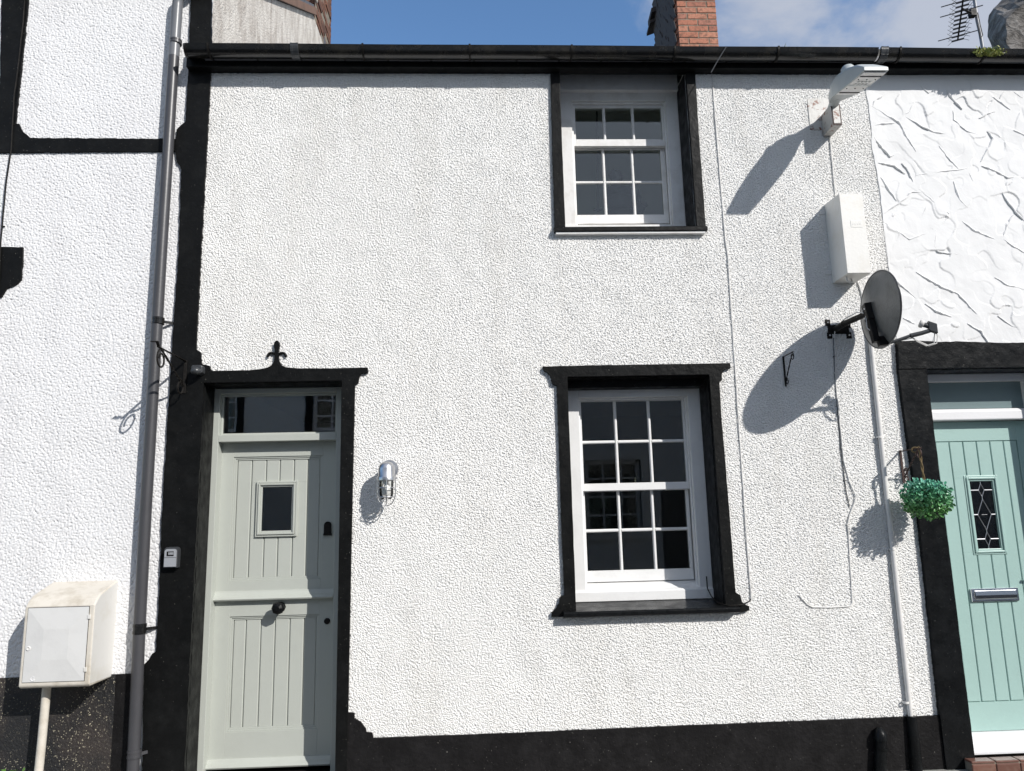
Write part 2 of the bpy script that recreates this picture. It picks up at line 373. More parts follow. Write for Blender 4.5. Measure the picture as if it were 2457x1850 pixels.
def relief_wall(name, m, parent, slab, x0, x1, z0, z1, step, wl, amp, holes=(), seed=1, y=0.0, lo=.25, hi=.62, coarse=.35, flakes=0):
    """front face of thrown roughcast as real relief (a fine grid), joined with the wall slab behind it"""
    nx, nz = int((x1-x0)/step)+1, int((z1-z0)/step)+1
    rng = np.random.default_rng(seed); px_, pz_ = nx+64, nz+64
    fx = np.fft.fftfreq(px_, step)[:, None]; fz = np.fft.rfftfreq(pz_, step)[None, :]; f = np.sqrt(fx*fx+fz*fz)
    def band(w_, bw):
        g = np.fft.irfft2(np.fft.rfft2(rng.normal(size=(px_, pz_)))*np.exp(-((f*w_-1)/bw)**2), s=(px_, pz_))[:nx, :nz]; return g/g.std()
    g = band(wl, .55)+.5*band(wl*2.1, .6)+coarse*band(wl*.55, .4)
    g = (g-g.min())/(g.max()-g.min()); a, b = np.quantile(g, lo), np.quantile(g, hi)
    h = np.clip((g-a)/(b-a), -.9, 1.25); h = np.tanh(h*1.3)/np.tanh(1.3)
    big = band(.35, .7)+.6*band(.9, .7)
    Y = y-.0005-amp*(h*.5+.5)-.0008*big
    X = x0+(x1-x0)*np.arange(nx)/(nx-1); Z = z0+(z1-z0)*np.arange(nz)/(nz-1)
    XX, ZZ = np.meshgrid(X, Z, indexing='ij')
    if flakes:   # trowelled flakes: overlapping plates, each lying at its own slight tilt
        A = rng.uniform(0, 1, (int((x1-x0)*(z1-z0)/.036), 2))*[x1-x0, z1-z0]+[x0, z0]; T = rng.normal(size=(len(A), 3)); T[:, :2] *= .016
        wx, wz = XX+.035*band(.22, .6), ZZ+.035*band(.22, .6); best = np.full(XX.shape, 9e9); H = np.zeros(XX.shape)
        for (ax_, az_), t_ in zip(A, T):
            dd = (wx-ax_)**2*1.5+(wz-az_)**2*.75+(wx-ax_)*(wz-az_)*.5; m_ = dd < best; best = np.where(m_, dd, best); H = np.where(m_, t_[0]*(XX-ax_)+t_[1]*(ZZ-az_)+t_[2]*.0009, H)
        Y = Y-flakes*H
    V = np.stack([XX, Y, ZZ], -1).reshape(-1, 3)
    i, j = np.meshgrid(np.arange(nx-1), np.arange(nz-1), indexing='ij')
    cx_, cz_ = X[:-1][:, None]+step/2, Z[:-1][None, :]+step/2; keep = np.ones((nx-1, nz-1), bool)
    for a0, a1, b0, b1 in holes: keep &= ~((cx_ > a0) & (cx_ < a1) & (cz_ > b0) & (cz_ < b1))
    i, j = i[keep], j[keep]; q = np.stack([i*nz+j, (i+1)*nz+j, (i+1)*nz+j+1, i*nz+j+1], -1)
    bmesh.ops.recalc_face_normals(slab.b, faces=slab.b.faces); tm = bpy.data.meshes.new('slab'); slab.b.to_mesh(tm); slab.b.free()
    sv = np.array([v.co[:] for v in tm.vertices]); polys = [list(p.vertices) for p in tm.polygons]; bpy.data.meshes.remove(tm)
    off = np.array(LOC[parent.name]); base = len(V); V = np.concatenate([V, sv])-off
    loops = np.concatenate([q.reshape(-1), np.array([base+k for p in polys for k in p], dtype=np.int64)])
    sizes = np.concatenate([np.full(len(q), 4), np.array([len(p) for p in polys], dtype=np.int64)])
    starts = np.concatenate([[0], np.cumsum(sizes)[:-1]])
    me = bpy.data.meshes.new(name); me.vertices.add(len(V)); me.vertices.foreach_set('co', V.astype(np.float32).reshape(-1))
    me.loops.add(len(loops)); me.loops.foreach_set('vertex_index', loops.astype(np.int32))
    me.polygons.add(len(sizes)); me.polygons.foreach_set('loop_start', starts.astype(np.int32)); me.polygons.foreach_set('loop_total', sizes.astype(np.int32))
    sm = np.zeros(len(sizes), bool); sm[:len(q)] = True; me.polygons.foreach_set('use_smooth', sm); me.update(calc_edges=True); me.validate()
    o = bpy.data.objects.new(name, me); C.objects.link(o); me.materials.append(M[m]); o.parent = parent; LOC[o.name] = LOC[parent.name]; return o

# ------------------------------------------------------------------ ground
struct(B().box(-120, 120, -120, 120, -.6, -.13).build('ground', 'earth'))
struct(B().box(-40, 40, -6.35, -1.25, -.126, -.11).build('road', 'asphalt'))
struct(B().box(-40, 40, -1.15, .35, -.125, 0).build('pavement', 'paving'))
struct(B().box(-40, 40, -1.25, -1.15, -.124, .003).build('kerb', 'paving', bevel=.01))
struct(B().box(-40, 40, -7.75, -6.35, -.125, 0).build('pavement_far', 'paving', bevel=.01))

# ================================================================== COTTAGE (middle house)
DX0, DX1, DZ1 = -1.785, -.897, 2.497
LX0, LX1, LZ0, LZ1 = .583, 1.534, .985, 2.50
UX0, UX1, UZ0, UZ1 = .608, 1.520, 3.53, 4.735
cot = thing('terraced_cottage', 'white pebbledashed cottage in the middle with sage grey stable door and black trim', 'house', (.45, .15, 0))
wl = B(); walls(wl, -1.87, 2.852, 0, 4.735, 0, .30, [(DX0, DX1, 0, DZ1), (LX0, LX1, LZ0, LZ1), (UX0, UX1, UZ0, 4.74)])
relief_wall('wall', 'cast', cot, wl, -1.885, 2.852, .25, 4.735, .0029, .0108, .0088, [(DX0-.05, DX1, 0, DZ1), (LX0, LX1, LZ0, LZ1), (UX0, UX1, UZ0, 4.74)], 5)
# rooms behind the openings; upstairs rear-wall gap is added to let in daylight
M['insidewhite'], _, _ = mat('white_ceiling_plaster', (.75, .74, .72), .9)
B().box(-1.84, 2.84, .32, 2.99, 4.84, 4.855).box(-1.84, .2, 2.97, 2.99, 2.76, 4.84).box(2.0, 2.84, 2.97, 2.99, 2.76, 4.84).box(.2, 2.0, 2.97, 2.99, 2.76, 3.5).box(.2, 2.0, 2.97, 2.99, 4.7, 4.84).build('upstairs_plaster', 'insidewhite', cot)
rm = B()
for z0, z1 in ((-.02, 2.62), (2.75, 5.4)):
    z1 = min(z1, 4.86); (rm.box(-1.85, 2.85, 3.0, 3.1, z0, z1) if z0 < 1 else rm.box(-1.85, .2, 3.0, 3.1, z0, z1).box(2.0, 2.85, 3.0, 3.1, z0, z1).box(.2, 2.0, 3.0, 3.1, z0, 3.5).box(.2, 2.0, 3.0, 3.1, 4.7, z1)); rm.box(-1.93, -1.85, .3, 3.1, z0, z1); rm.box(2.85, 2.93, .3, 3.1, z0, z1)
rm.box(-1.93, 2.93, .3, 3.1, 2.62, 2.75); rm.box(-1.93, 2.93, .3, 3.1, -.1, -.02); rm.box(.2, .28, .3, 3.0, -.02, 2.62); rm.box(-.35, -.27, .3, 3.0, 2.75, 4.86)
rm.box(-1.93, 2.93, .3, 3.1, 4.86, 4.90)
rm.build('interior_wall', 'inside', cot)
# plinth with the scroll beside the door
pl = xz([(834, 1760), (835.3, 1709.5), (849.5, 1711), (850.5, 1724), (866, 1732.6), (877.6, 1749), (879, 1757), (893, 1758.4), (895.7, 1771), (1200, 1760), (1600, 1743), (2000, 1727), (2252, 1716.5)], -.02)
pl = wob(pl, .0012, .05, False) + [(2.845, pl[-1][1]), (2.845, 0), (pl[0][0], 0)]
B().prism(pl, -.024, -.001).build('plinth', 'plinthblack', cot, bevel=.003)
# black painted post on the left (party line), widening at its foot
post = xz([(506, 172), (506, 181.6), (494, 400), (482, 617), (471, 838), (482, 845), (484, 874), (504, 878), (506.5, 891), (484, 919), (470.5, 1319), (458, 1600), (450, 1850)], -.02)
post = [(DX0+.003, p[1]) if 9 <= i_ else p for i_, p in enumerate(post)]
post += [(post[-1][0], 0), (-2.19, 0)] + xz([(342, 1850), (344, 1700), (346.6, 1594), (360, 1580), (366, 1568), (374.4, 1563), (382, 1429.5), (389, 1233), (411.5, 859.5), (428, 617), (435.6, 408), (432, 398), (425, 390), (421, 360), (424, 312), (436, 300), (445, 293), (451.5, 185), (459.7, -40)], -.02) + xz([(508, -60)], -.02)
B().prism(wob(post, .0028, .03), -.026, -.001).build('corner_post', 'black', cot, bevel=.004)
# eaves
B().box(-1.99, 3.6, -.085, -.001, 4.712, 4.80).box(-1.99, 3.6, -.07, -.001, 4.80, 4.88).build('fascia', 'black', cot, bevel=.004)
# ---- door
f38 = 3.2038
head = xz([(400, 290), (560, 287), (700, 284), (780, 277), (840, 264), (868, 250), (884, 230), (893, 205), (896, 165), (897, 132), (891, 110), (890, 88), (897, 66), (908, 57), (918, 57), (928, 66), (933, 88), (931, 110), (925, 132), (925, 165), (928, 205), (938, 230), (952, 248), (985, 262), (1080, 270), (1350, 270), (1610, 263), (1612, 306), (1565, 310), (1548, 330), (1541, 360), (1538, 384), (1512, 392), (1487, 1664)], -.02, f38, 380, 800)
hd = head[:-1]
jr = xz([(843.6, 1300), (835.5, 1712)], -.02)
hd += jr + [(jr[-1][0]-.002, 0), (DX1, 0), (DX1, DZ1), (DX0-.02, DZ1), (DX0-.02, hd[0][1])]
ds = B(); ds.prism(hd, -.030, -.0015)
for pts_ in ([(910, 165), (892, 156), (868, 149), (850, 156), (841, 170), (843, 183)], [(912, 165), (930, 156), (954, 149), (971, 156), (980, 170), (978, 183)]):
    ds.tube([W(380+a/f38, 800+b_/f38, -.020) for a, b_ in pts_], [.0085, .0085, .0080, .0085, .0085, .0075], 10)
ds.box(DX0-.003, DX0+.004, .0, .17, .0, DZ1); ds.box(DX1-.004, DX1+.003, 0, .17, 0, DZ1); ds.box(DX0, DX1, .0, .17, DZ1-.004, DZ1+.003)
door = B()
FX0, FX1 = DX0+.004, DX1-.004
lf = .25
# leaves: stiles, rails, boards
def leaf(bm, x0, x1, z0, z1, px0, px1, pz0, pz1, y, hole=None):
    bm.box(x0, px0, y, y+.044, z0, z1); bm.box(px1, x1, y, y+.044, z0, z1); bm.box(px0, px1, y, y+.044, z0, pz0); bm.box(px0, px1, y, y+.044, pz1, z1)
    # sunk moulding frame round the panel
    for k, (ins, dy) in enumerate(((0, .007), (.011, .013))):
        a0, a1, b0, b1 = px0+ins, px1-ins, pz0+ins, pz1-ins; t = .011
        bm.box(a0, a0+t, y+dy, y+.044, b0, b1); bm.box(a1-t, a1, y+dy, y+.044, b0, b1); bm.box(a0+t, a1-t, y+dy, y+.044, b0, b0+t); bm.box(a0+t, a1-t, y+dy, y+.044, b1-t, b1)
    a0, a1, b0, b1 = px0+.022, px1-.022, pz0+.022, pz1-.022
    g = [-1.544, -1.448, -1.357, -1.262, -1.17]; e = [a0]+g+[a1]
    for p, q in zip(e, e[1:]):
        bx0, bx1 = p+.0022, q-.0022
        c = .004
        seg = [(bx0, bx1, b0, b1)] if not hole or q < hole[0] or p > hole[1] else [(bx0, bx1, b0, hole[2]), (bx0, bx1, hole[3], b1)]
        if hole and p < hole[0] < q: seg.append((bx0, hole[0], hole[2], hole[3]))
        if hole and p < hole[1] < q: seg.append((hole[1], bx1, hole[2], hole[3]))
        for bx0, bx1, s0, s1 in seg: bm.prism([(bx0, y+.030), (bx0, y+.018+c), (bx0+c, y+.018), (bx1-c, y+.018), (bx1, y+.018+c), (bx1, y+.030)], s0, s1, 'z')
    if hole:
        bm.box(a0, hole[0], y+.029, y+.040, b0, b1); bm.box(hole[1], a1, y+.029, y+.040, b0, b1); bm.box(hole[0], hole[1], y+.029, y+.040, b0, hole[2]); bm.box(hole[0], hole[1], y+.029, y+.040, hole[3], b1)
    else: bm.box(a0, a1, y+.029, y+.040, b0, b1)
leaf(door, -1.772, -.958, 1.142, 2.135, -1.662, -1.064, 1.222, 2.036, lf, (-1.49, -1.24, 1.515, 1.862))
leaf(door, -1.772, -.958, .085, 1.128, -1.645, -1.066, .295, .999, lf)
door_o = door.build('door', 'sage', cot, bevel=.0012, seg=1)
ds.build('surround', 'black', door_o, bevel=.0015, seg=1)
fr = B()
fr.box(FX0, -1.742, .17, .25, .06, DZ1-.006); fr.box(-.965, FX1, .17, .25, .06, DZ1-.006)          # stiles
fr.box(-1.742, -.965, .17, .25, 2.456, DZ1-.006); fr.box(-1.742, -.965, .17, .25, 2.132, 2.178)    # head, transom
fr.box(FX0, -1.770, .25, .30, .06, DZ1-.006); fr.box(-.957, FX1, .25, .30, .06, DZ1-.006); fr.box(-1.77, -.957, .251, .30, 2.14, 2.176)
fr.box(-1.742, -1.728, .205, .235, 2.178, 2.456); fr.box(-.979, -.965, .205, .235, 2.178, 2.456); fr.box(-1.728, -.979, .205, .235, 2.442, 2.456); fr.box(-1.728, -.979, .205, .235, 2.178, 2.192)
fr.build('door_frame', 'sage', door_o, bevel=.003)
B().box(-1.728, -.979, .218, .224, 2.192, 2.442).build('fanlight', 'fan', door_o)
B().box(-1.475, -1.245, lf+.014, lf+.020, 1.52, 1.86).build('window_pane', 'glass', door_o)
wf = B()
for ins, y0 in ((0, lf+.002), (.014, lf-.006), (.026, lf+.006)):
    a0, a1, b0, b1 = -1.504+ins, -1.230-ins, 1.503+ins, 1.870-ins; t = .013
    wf.box(a0, a0+t, y0, lf+.035, b0, b1); wf.box(a1-t, a1, y0, lf+.035, b0, b1); wf.box(a0+t, a1-t, y0, lf+.035, b0, b0+t); wf.box(a0+t, a1-t, y0, lf+.035, b1-t, b1)
wf.build('pane_moulding', 'sage', door_o, bevel=.003)
for z0, z1 in ((1.102, 1.160), (.088, .140)):
    B().prism([(lf, z0+.004), (lf-.040, z0), (lf-.046, z0+.010), (lf-.038, z0+.022), (lf-.022, z0+.033), (lf-.012, z0+.048), (lf-.008, z1), (lf, z1)], -1.768, -.975, 'x').build('weather_bar', 'sage', door_o, bevel=.001, seg=1)
kb = B(); kb.lathe([(0, 0), (.033, 0), (.033, .006), (.014, .012), (.012, .040), (.026, .048), (.040, .062), (.042, .074), (.034, .090), (.016, .100), (0, .101)], (-1.318, lf, 1.052), (0, -1, 0), 8)
kb.build('doorknob', 'blackgloss', door_o)
B().lathe([(0, 0), (.020, 0), (.020, .005), (.016, .010), (0, .012)], (-1.017, lf, .954), (0, -1, 0), 20).build('keyhole_cover', 'iron', door_o, smooth=True)
lk = B(); lk.prism([(-1.047+.0+math.cos(a)*.0+0, 0) for a in ()] or [(-1.024+.024*math.cos(t), 1.570+.024*math.sin(t)) for t in [math.pi*k/10 for k in range(11)]]+[(-1.048, 1.52), (-1.052, 1.512), (-1.052, 1.503), (-.996, 1.503), (-.996, 1.512), (-1.0, 1.52)], lf-.014, lf)
lk.build('latch_cover', 'iron', door_o, bevel=.004)
B().box(DX0+.005, DX1-.005, -.02, .30, 0, .058).build('door_step', 'plinthblack', door_o, bevel=.004)

# ---- sash windows
def sash(bm, x0, x1, z0, z1, gx0, gx1, gz0, gz1, nx, nz, y, th=.036, bar=.022):
    bm.box(x0, gx0, y, y+th, z0, z1); bm.box(gx1, x1, y, y+th, z0, z1); bm.box(gx0, gx1, y, y+th, z0, gz0); bm.box(gx0, gx1, y, y+th, gz1, z1)
    for i in range(1, nx):
        c = gx0+(gx1-gx0)*i/nx; bm.prism([(c-bar/2, y+.022), (c-bar/2, y+.012), (c-.005, y+.002), (c+.005, y+.002), (c+bar/2, y+.012), (c+bar/2, y+.022)], gz0, gz1, 'z')
    for j in range(1, nz):
        c = gz0+(gz1-gz0)*j/nz
        xs = [gx0]+[gx0+(gx1-gx0)*i/nx for i in range(1, nx)]+[gx1]
        for a, b in zip(xs, xs[1:]):
            a2 = a+(bar/2-.001 if a != gx0 else 0); b2 = b-(bar/2-.001 if b != gx1 else 0)
            bm.prism([(y+.022, c-bar/2), (y+.012, c-bar/2), (y+.0035, c-.006), (y+.0035, c+.006), (y+.012, c+bar/2), (y+.022, c+bar/2)], a2, b2, 'x')
# lower window
y1, y2 = .262, .300
win = B()
win.box(LX0+.004, .682, .205, .36, 1.03, 2.496); win.box(1.444, LX1-.003, .205, .36, 1.03, 2.496); win.box(.682, 1.444, .205, .36, 2.392, 2.496)
for a, b in ((.682, .694), (1.432, 1.444)): win.box(a, b, .235, .255, 1.11, 2.392)
win.box(.694, 1.432, .235, .255, 2.380, 2.392)
win.prism([(.36, 1.155), (.262, 1.128), (.222, 1.106), (.196, 1.102), (.186, 1.094), (.186, 1.034), (.20, 1.03), (.36, 1.03)], LX0+.006, LX1-.005, 'x')
win_o = win.build('window', 'wframe', cot, bevel=.003)
s = B(); sash(s, .684, 1.442, 1.756, 2.39, .706, 1.418, 1.806, 2.374, 3, 2, y1); s.build('upper_sash', 'wframe', win_o, bevel=.0015, seg=1)
s = B(); sash(s, .690, 1.436, 1.148, 1.79, .712, 1.414, 1.222, 1.752, 3, 2, y2); s.build('lower_sash', 'wframe', win_o, bevel=.0015, seg=1)
B().box(.706, 1.418, y1+.014, y1+.018, 1.806, 2.374).build('pane', 'glass', win_o)
B().box(.712, 1.414, y2+.014, y2+.018, 1.222, 1.752).build('pane', 'glass', win_o)
B().box(1.035, 1.100, y1+.036, y1+.066, 1.79, 1.797).lathe([(.012, 0), (.012, .01), (.005, .016), (.007, .028), (.011, .036), (.007, .046), (0, .049)], (1.07, y1+.05, 1.797), (0, 0, 1), 12).build('sash_fastener', 'brass', win_o, smooth=True)
o45 = lambda p, y=-.02: xz(p, y, 2.45, 1230, 840)
sr = o45([(177, 98), (500, 91), (900, 85), (1275, 78), (1278, 108), (1240, 115), (1226, 145), (1228, 180), (1211, 188), (1213, 200), (1225, 400), (1243, 600), (1275, 1000), (1308, 1425), (1335, 1438), (1345, 1478), (1372, 1500), (1388, 1504), (1388, 1530), (1330, 1542)])
sl_ = o45([(300, 1574), (228, 1568), (230, 1540), (252, 1520), (272, 1490), (280, 1450), (303, 1440), (285, 1000), (270, 500), (258, 207), (248, 207), (232, 200), (222, 155), (206, 135), (182, 122)])
B0 = B()
# head and jambs as one board: outer ring minus the opening, built as three butted prisms
hz = LZ1
hp = o45([(182, 122), (177, 98), (500, 91), (900, 85), (1275, 78), (1278, 108), (1240, 115), (1226, 145), (1228, 180), (1211, 188), (1213, 200)]); hl = o45([(258, 207), (248, 207), (232, 200), (222, 155), (206, 135)])
B0.prism(wob(hp+[(LX1, hp[-1][1])]+[(LX1, hz), (LX0, hz)]+[(LX0, hl[0][1])]+hl, .0012, .06), -.032, -.001)
jz = hp[-1][1]; jl = hl[0][1]
rj = o45([(1213, 200), (1225, 400), (1243, 600), (1275, 1000), (1308, 1425), (1335, 1438), (1345, 1478), (1372, 1500), (1388, 1504), (1388, 1530), (1340, 1541)])
rj[0] = (rj[0][0], jz-.0005)
B0.prism(wob(rj+[(LX1, .975), (LX1, jz-.0005)], .0010, .06), -.031, -.001)
lj = o45([(228, 1568), (230, 1540), (252, 1520), (272, 1490), (280, 1450), (303, 1440), (285, 1000), (270, 500), (258, 209)]); lj[-1] = (lj[-1][0], jl-.0005)
B0.prism(wob(lj+[(LX0, jl-.0005), (LX0, .975)], .0010, .06), -.031, -.001)
B0.box(LX0-.003, LX0+.003, .0, .204, 1.0, LZ1); B0.box(LX1-.003, LX1+.003, .0, .204, 1.0, LZ1); B0.box(LX0, LX1, 0, .204, LZ1-.004, LZ1+.003); B0.box(LX0, LX1, .10, .204, LZ1-.055, LZ1-.004)
B0.build('surround', 'black', win_o, bevel=.003)
B().prism([(.21, 1.034), (-.072, 1.006), (-.08, .998), (-.08, .975), (-.055, .968), (.21, .968)], .500, 1.608, 'x').build('sill', 'blackgloss', win_o, bevel=.003)
# upper window
y1, y2 = .245, .288
win = B()
win.box(UX0+.004, .716, .205, .35, 3.60, 4.70); win.box(1.425, UX1-.003, .205, .35, 3.60, 4.70); win.box(.716, 1.425, .205, .35, 4.632, 4.70)
for a, b in ((.716, .730), (1.411, 1.425)): win.box(a, b, .225, .243, 3.66, 4.632)
win.box(.73, 1.411, .225, .243, 4.619, 4.632)
win.prism([(.35, 3.70), (.27, 3.675), (.215, 3.655), (.190, 3.650), (.188, 3.61), (.35, 3.60)], UX0+.006, UX1-.005, 'x')
win.box(UX0+.004, UX1-.003, .165, .205, 4.695, 4.712); win.box(UX0+.004, UX1-.003, .17, .32, 4.712, 4.86); win.box(UX0-.02, UX1+.02, .30, .34, 4.70, 4.95)
up_o = win.build('window', 'wold', cot, bevel=.003)
s = B(); sash(s, .718, 1.423, 4.290, 4.63, .748, 1.400, 4.345, 4.600, 3, 1, y1); s.build('upper_sash', 'wold', up_o, bevel=.0015, seg=1)
s = B(); sash(s, .716, 1.421, 3.700, 4.32, .738, 1.386, 3.768, 4.285, 3, 2, y2); s.build('lower_sash', 'wold', up_o, bevel=.0015, seg=1)
B().box(.748, 1.400, y1+.014, y1+.018, 4.345, 4.600).build('pane', 'glassU', up_o)
B().box(.738, 1.386, y2+.014, y2+.018, 3.768, 4.285).build('pane', 'glassU', up_o)
o27 = lambda p, y=-.02: xz(p, y, 2.7, 1230, 0)
B1 = B(); B2 = B()
a = o27([(245, 475), (250, 700), (258, 1000), (272, 1490)]); B1.prism(wob([(a[0][0], 4.712)]+a[1:]+[(UX0, a[-1][1]), (UX0, 4.712)], .0012, .06), -.033, -.001)
a = o27([(1180, 475), (1200, 800), (1225, 1150), (1250, 1480)]); B2.prism(wob([(a[0][0], 4.712)]+a[1:]+[(UX1, a[-1][1]), (UX1, 4.712)], .0012, .06), -.033, -.001)
B1.box(UX0-.003, UX0+.003, 0, .204, 3.5, 4.73); B2.box(UX1-.003, UX1+.003, 0, .204, 3.5, 4.73)
B1.build('jamb', 'black', up_o, bevel=.004); B2.build('jamb', 'black', up_o, bevel=.004)
B().prism([(.21, 3.60), (-.045, 3.540), (-.055, 3.532), (-.055, 3.505), (.21, 3.505)], .530, 1.590, 'x').build('sill', 'black', up_o, bevel=.003)
B().box(.54, 1.575, -.045, -.001, 3.490, 3.504).build('sill_underside', 'wold', up_o, bevel=.002)
# roof and brick chimney
rf = B(); rf.prism([(-.10, 4.80), (3.0, 6.62), (6.1, 4.80), (6.1, 4.7), (3.0, 6.5), (0, 4.74), (-.10, 4.76)], -1.86, 3.0, 'x')
rf_o = rf.build('roof', 'slate', cot)
def bricks(bm, core, x0, x1, y0, y1, z0, z1, jit=.0025, rag=0, L_=.215, H_=.065, J=.011):
    D_ = .1025; z = z0; row = 0
    core.box(x0+.006, x1-.006, y0+.006, y1-.006, z0, z1)
    while z < z1-.02:
        def run(a0, a1, off, put):
            a = a0+(0 if off == 0 else D_+J)
            if off: put(a0, a0+D_)
            while a < a1-.02:
                b = min(a+L_, a1); put(a, b); a = b+J
        jj = lambda: random.uniform(-jit, jit)
        run(x0, x1, row % 2, lambda a, b: bm.box(a, b, y0+jj(), y0+.05, z, z+H_))
        run(x0, x1, row % 2, lambda a, b: bm.box(a, b, y1-.05, y1+jj(), z, z+H_))
        run(y0+.051, y1-.051, (row+1) % 2, lambda a, b: bm.box(x0+jj()-random.random()*rag, x0+.05, a, b, z, z+H_))
        run(y0+.051, y1-.051, (row+1) % 2, lambda a, b: bm.box(x1-.05, x1+jj(), a, b, z, z+H_))
        z += H_+J; row += 1
cb, cc = B(), B(); bricks(cb, cc, 2.265, 2.702, 2.45, 3.30, 6.0, 7.72, rag=.02)
chim = cb.build('chimney', 'brick', rf_o, bevel=.003, seg=1, label='red brick chimney above the gutter right of centre')
cc.build('mortar', 'mortar', chim)
sg = B()   # slate hanging on the side of the stack, ragged at the back
for i in range(22):
    z = 6.15+i*.078; y_ = 2.47+(i % 2)*.05
    while y_ < 3.34:
        w_ = random.uniform(.09, .15); y2_ = min(y_+w_, 3.30+random.uniform(.0, .07)); sg.obox((2.243+random.uniform(-.007, .004), (y_+y2_)/2, z), (.009, 0, -.052), (0, (y2_-y_)/2-.003, 0), (.004, 0, .001)); y_ += w_
sg.obox((2.22, 3.36, 7.55), (.05, 0, .02), (0, .10, -.02), (0, 0, .018)).obox((2.23, 3.30, 7.66), (.05, 0, .02), (0, .10, -.02), (0, 0, .03))
sg.build('slate_hanging', 'darkslate', chim)
B().box(2.20, 2.262, 2.50, 2.53, 7.47, 7.50).box(2.18, 2.20, 2.47, 2.56, 7.46, 7.62).build('pipe_bracket', 'plastic', chim, bevel=.004)
bo = B(); bricks(bo, B(), 0, .01, 0, .3, 0, .02)

# ================================================================== LEFT HOUSE
lh = thing('terraced_house', 'taller white roughcast house on the left with black painted bands', 'house', (-4.5, .15, 0))
relief_wall('wall', 'castL', lh, B().box(-7.0, -2.10, 0, .30, 0, 5.50).box(-2.10, -1.871, 0, .028, 0, 5.50), -3.75, -1.90, .68, 5.50, .0042, .0185, .0085, (), 9, lo=.10, hi=.70, coarse=.35)
B().prism([(.029, 0), (.029, 5.518), (3.02, 7.43), (3.6, 7.44), (4.05, 7.44), (6.5, 5.9), (6.5, 0)], -2.10, -1.872, 'x').build('gable_wall', 'gable', lh)
lp = xz([(278, 1615), (276, 1622), (274, 1700), (273, 1850)], -.02)
B().prism([(-7.0, .716), (lp[0][0], .716)] + lp[1:] + [(lp[-1][0], 0), (-7.0, 0)], -.018, -.001).build('plinth', 'speckle', lh, bevel=.004)
B().box(lp[0][0]+.001, -2.12, -.0185, -.001, 0, .716).build('plinth_end', 'plinthblack', lh, bevel=.002)
bd = xz([(5, -60), (68.6, -60), (68.6, 0), (52, 160), (37, 297), (46, 297), (49, 306), (55, 316), (66, 324), (72, 331), (230, 332), (428, 333), (428, 363), (200, 364), (0, 366), (-60, 366), (-60, 300), (0, 200), (2, 100)], -.02)
B().prism(wob(bd, .0028, .03), -.022, -.001).build('painted_band', 'black', lh, bevel=.003)
hc = xz([(-160, 593), (55, 593), (54, 630), (50, 672), (43, 680), (35, 685), (22, 689), (15, 694), (11, 700), (3, 713), (-60, 713), (-160, 713)], -.02)
B().prism(wob(hc, .002, .03), -.024, -.001).build('window_head_board', 'black', lh, bevel=.003)
B().prism([(-.12, 5.50), (3.0, 7.42), (3.0, 7.55), (-.12, 5.63)], -7.0, -1.86, 'x').prism([(3.6, 7.44), (6.6, 5.6), (6.6, 5.72), (3.6, 7.56)], -7.0, -1.86, 'x').build('roof', 'slate', lh)
B().prism([(0, 5.505), (3.03, 7.435), (3.03, 7.53), (0, 5.60)], -1.8595, -1.835, 'x').build('verge_board', 'oldwood', lh, bevel=.004)
cb, cc = B(), B(); bricks(cb, cc, -2.5, -1.868, 3.04, 3.99, 7.447, 8.9, jit=.012)
lc = cb.build('chimney', 'brickold', lh, bevel=.003, seg=1, label='brown brick chimney side above the whitewashed gable'); cc.build('mortar', 'mortar', lc)
B().box(-1.855, -1.83, 2.72, 3.05, 7.60, 7.70).build('lime_patch', 'gable', lh, bevel=.01)

# ================================================================== RIGHT HOUSE
RX0, RX1, RZ1 = 3.02, 3.95, 2.515
rh = thing('terraced_house', 'smooth white rendered house on the right with pale duck egg door', 'house', (5.0, .15, 0))
rw = B(); walls(rw, 2.8525, 8.0, 0, 4.735, -.004, .30, [(RX0, RX1, 0, RZ1)])
cr_ = [(680,690,760,740,855,795,880,830,900,880,940,940,970,985),(855,780,880,755,920,735,945,690,1000,640),(690,820,740,805,830,800),(690,880,740,950,800,1020,830,1005),(740,1150,790,1230,845,1305),(755,1395,800,1355,855,1320,900,1290,940,1245,1005,1248),(750,1430,830,1490,925,1555,1035,1515),(985,1225,1060,1290,1130,1350,1185,1390,1160,1430,1125,1475),(1060,1478,1100,1500,1090,1600,1110,1635,1190,1645,1350,1664),(1160,580,1200,640,1270,712),(1210,720,1215,780,1290,850,1400,885),(1430,855,1470,905,1440,960,1390,1050),(1120,950,1180,1030,1250,1105),(970,1140,1080,1120,1250,1105,1330,1090),(1395,1080,1470,1105,1560,1155,1610,1150),(1210,1180,1230,1240,1260,1310,1305,1350),(1510,1225,1560,1310,1630,1395,1700,1460),(1265,1435,1350,1500,1480,1552),(1530,1550,1600,1600,1674,1640),(1380,770,1430,740,1480,728),(1085,860,1150,870),(1600,850,1690,890),(1440,620,1520,670,1580,715),(1510,640,1540,595),(900,760,1000,820,1110,870,1160,870),(1600,1395,1560,1460,1535,1540),
 (790,1755,840,1820,930,1900,970,1935),(970,1765,1060,1820,1150,1870,1240,1905,1290,1960,1370,2045),(1030,1970,1100,2020,1200,2055),(885,2065,960,2100),(1100,2150,1080,2230,1040,2280),(1300,2100,1390,2150,1440,2230),(1480,1800,1560,1850,1690,1880),(1500,2050,1580,2110,1690,2140),(1000,560,1050,610,1075,590),(1600,600,1660,640),(760,620,700,660,690,700),(1340,1180,1310,1120),(880,1060,920,1110,950,1180),(1010,1400,1040,1340),(700,1050,740,1060,830,1080,900,1130)]
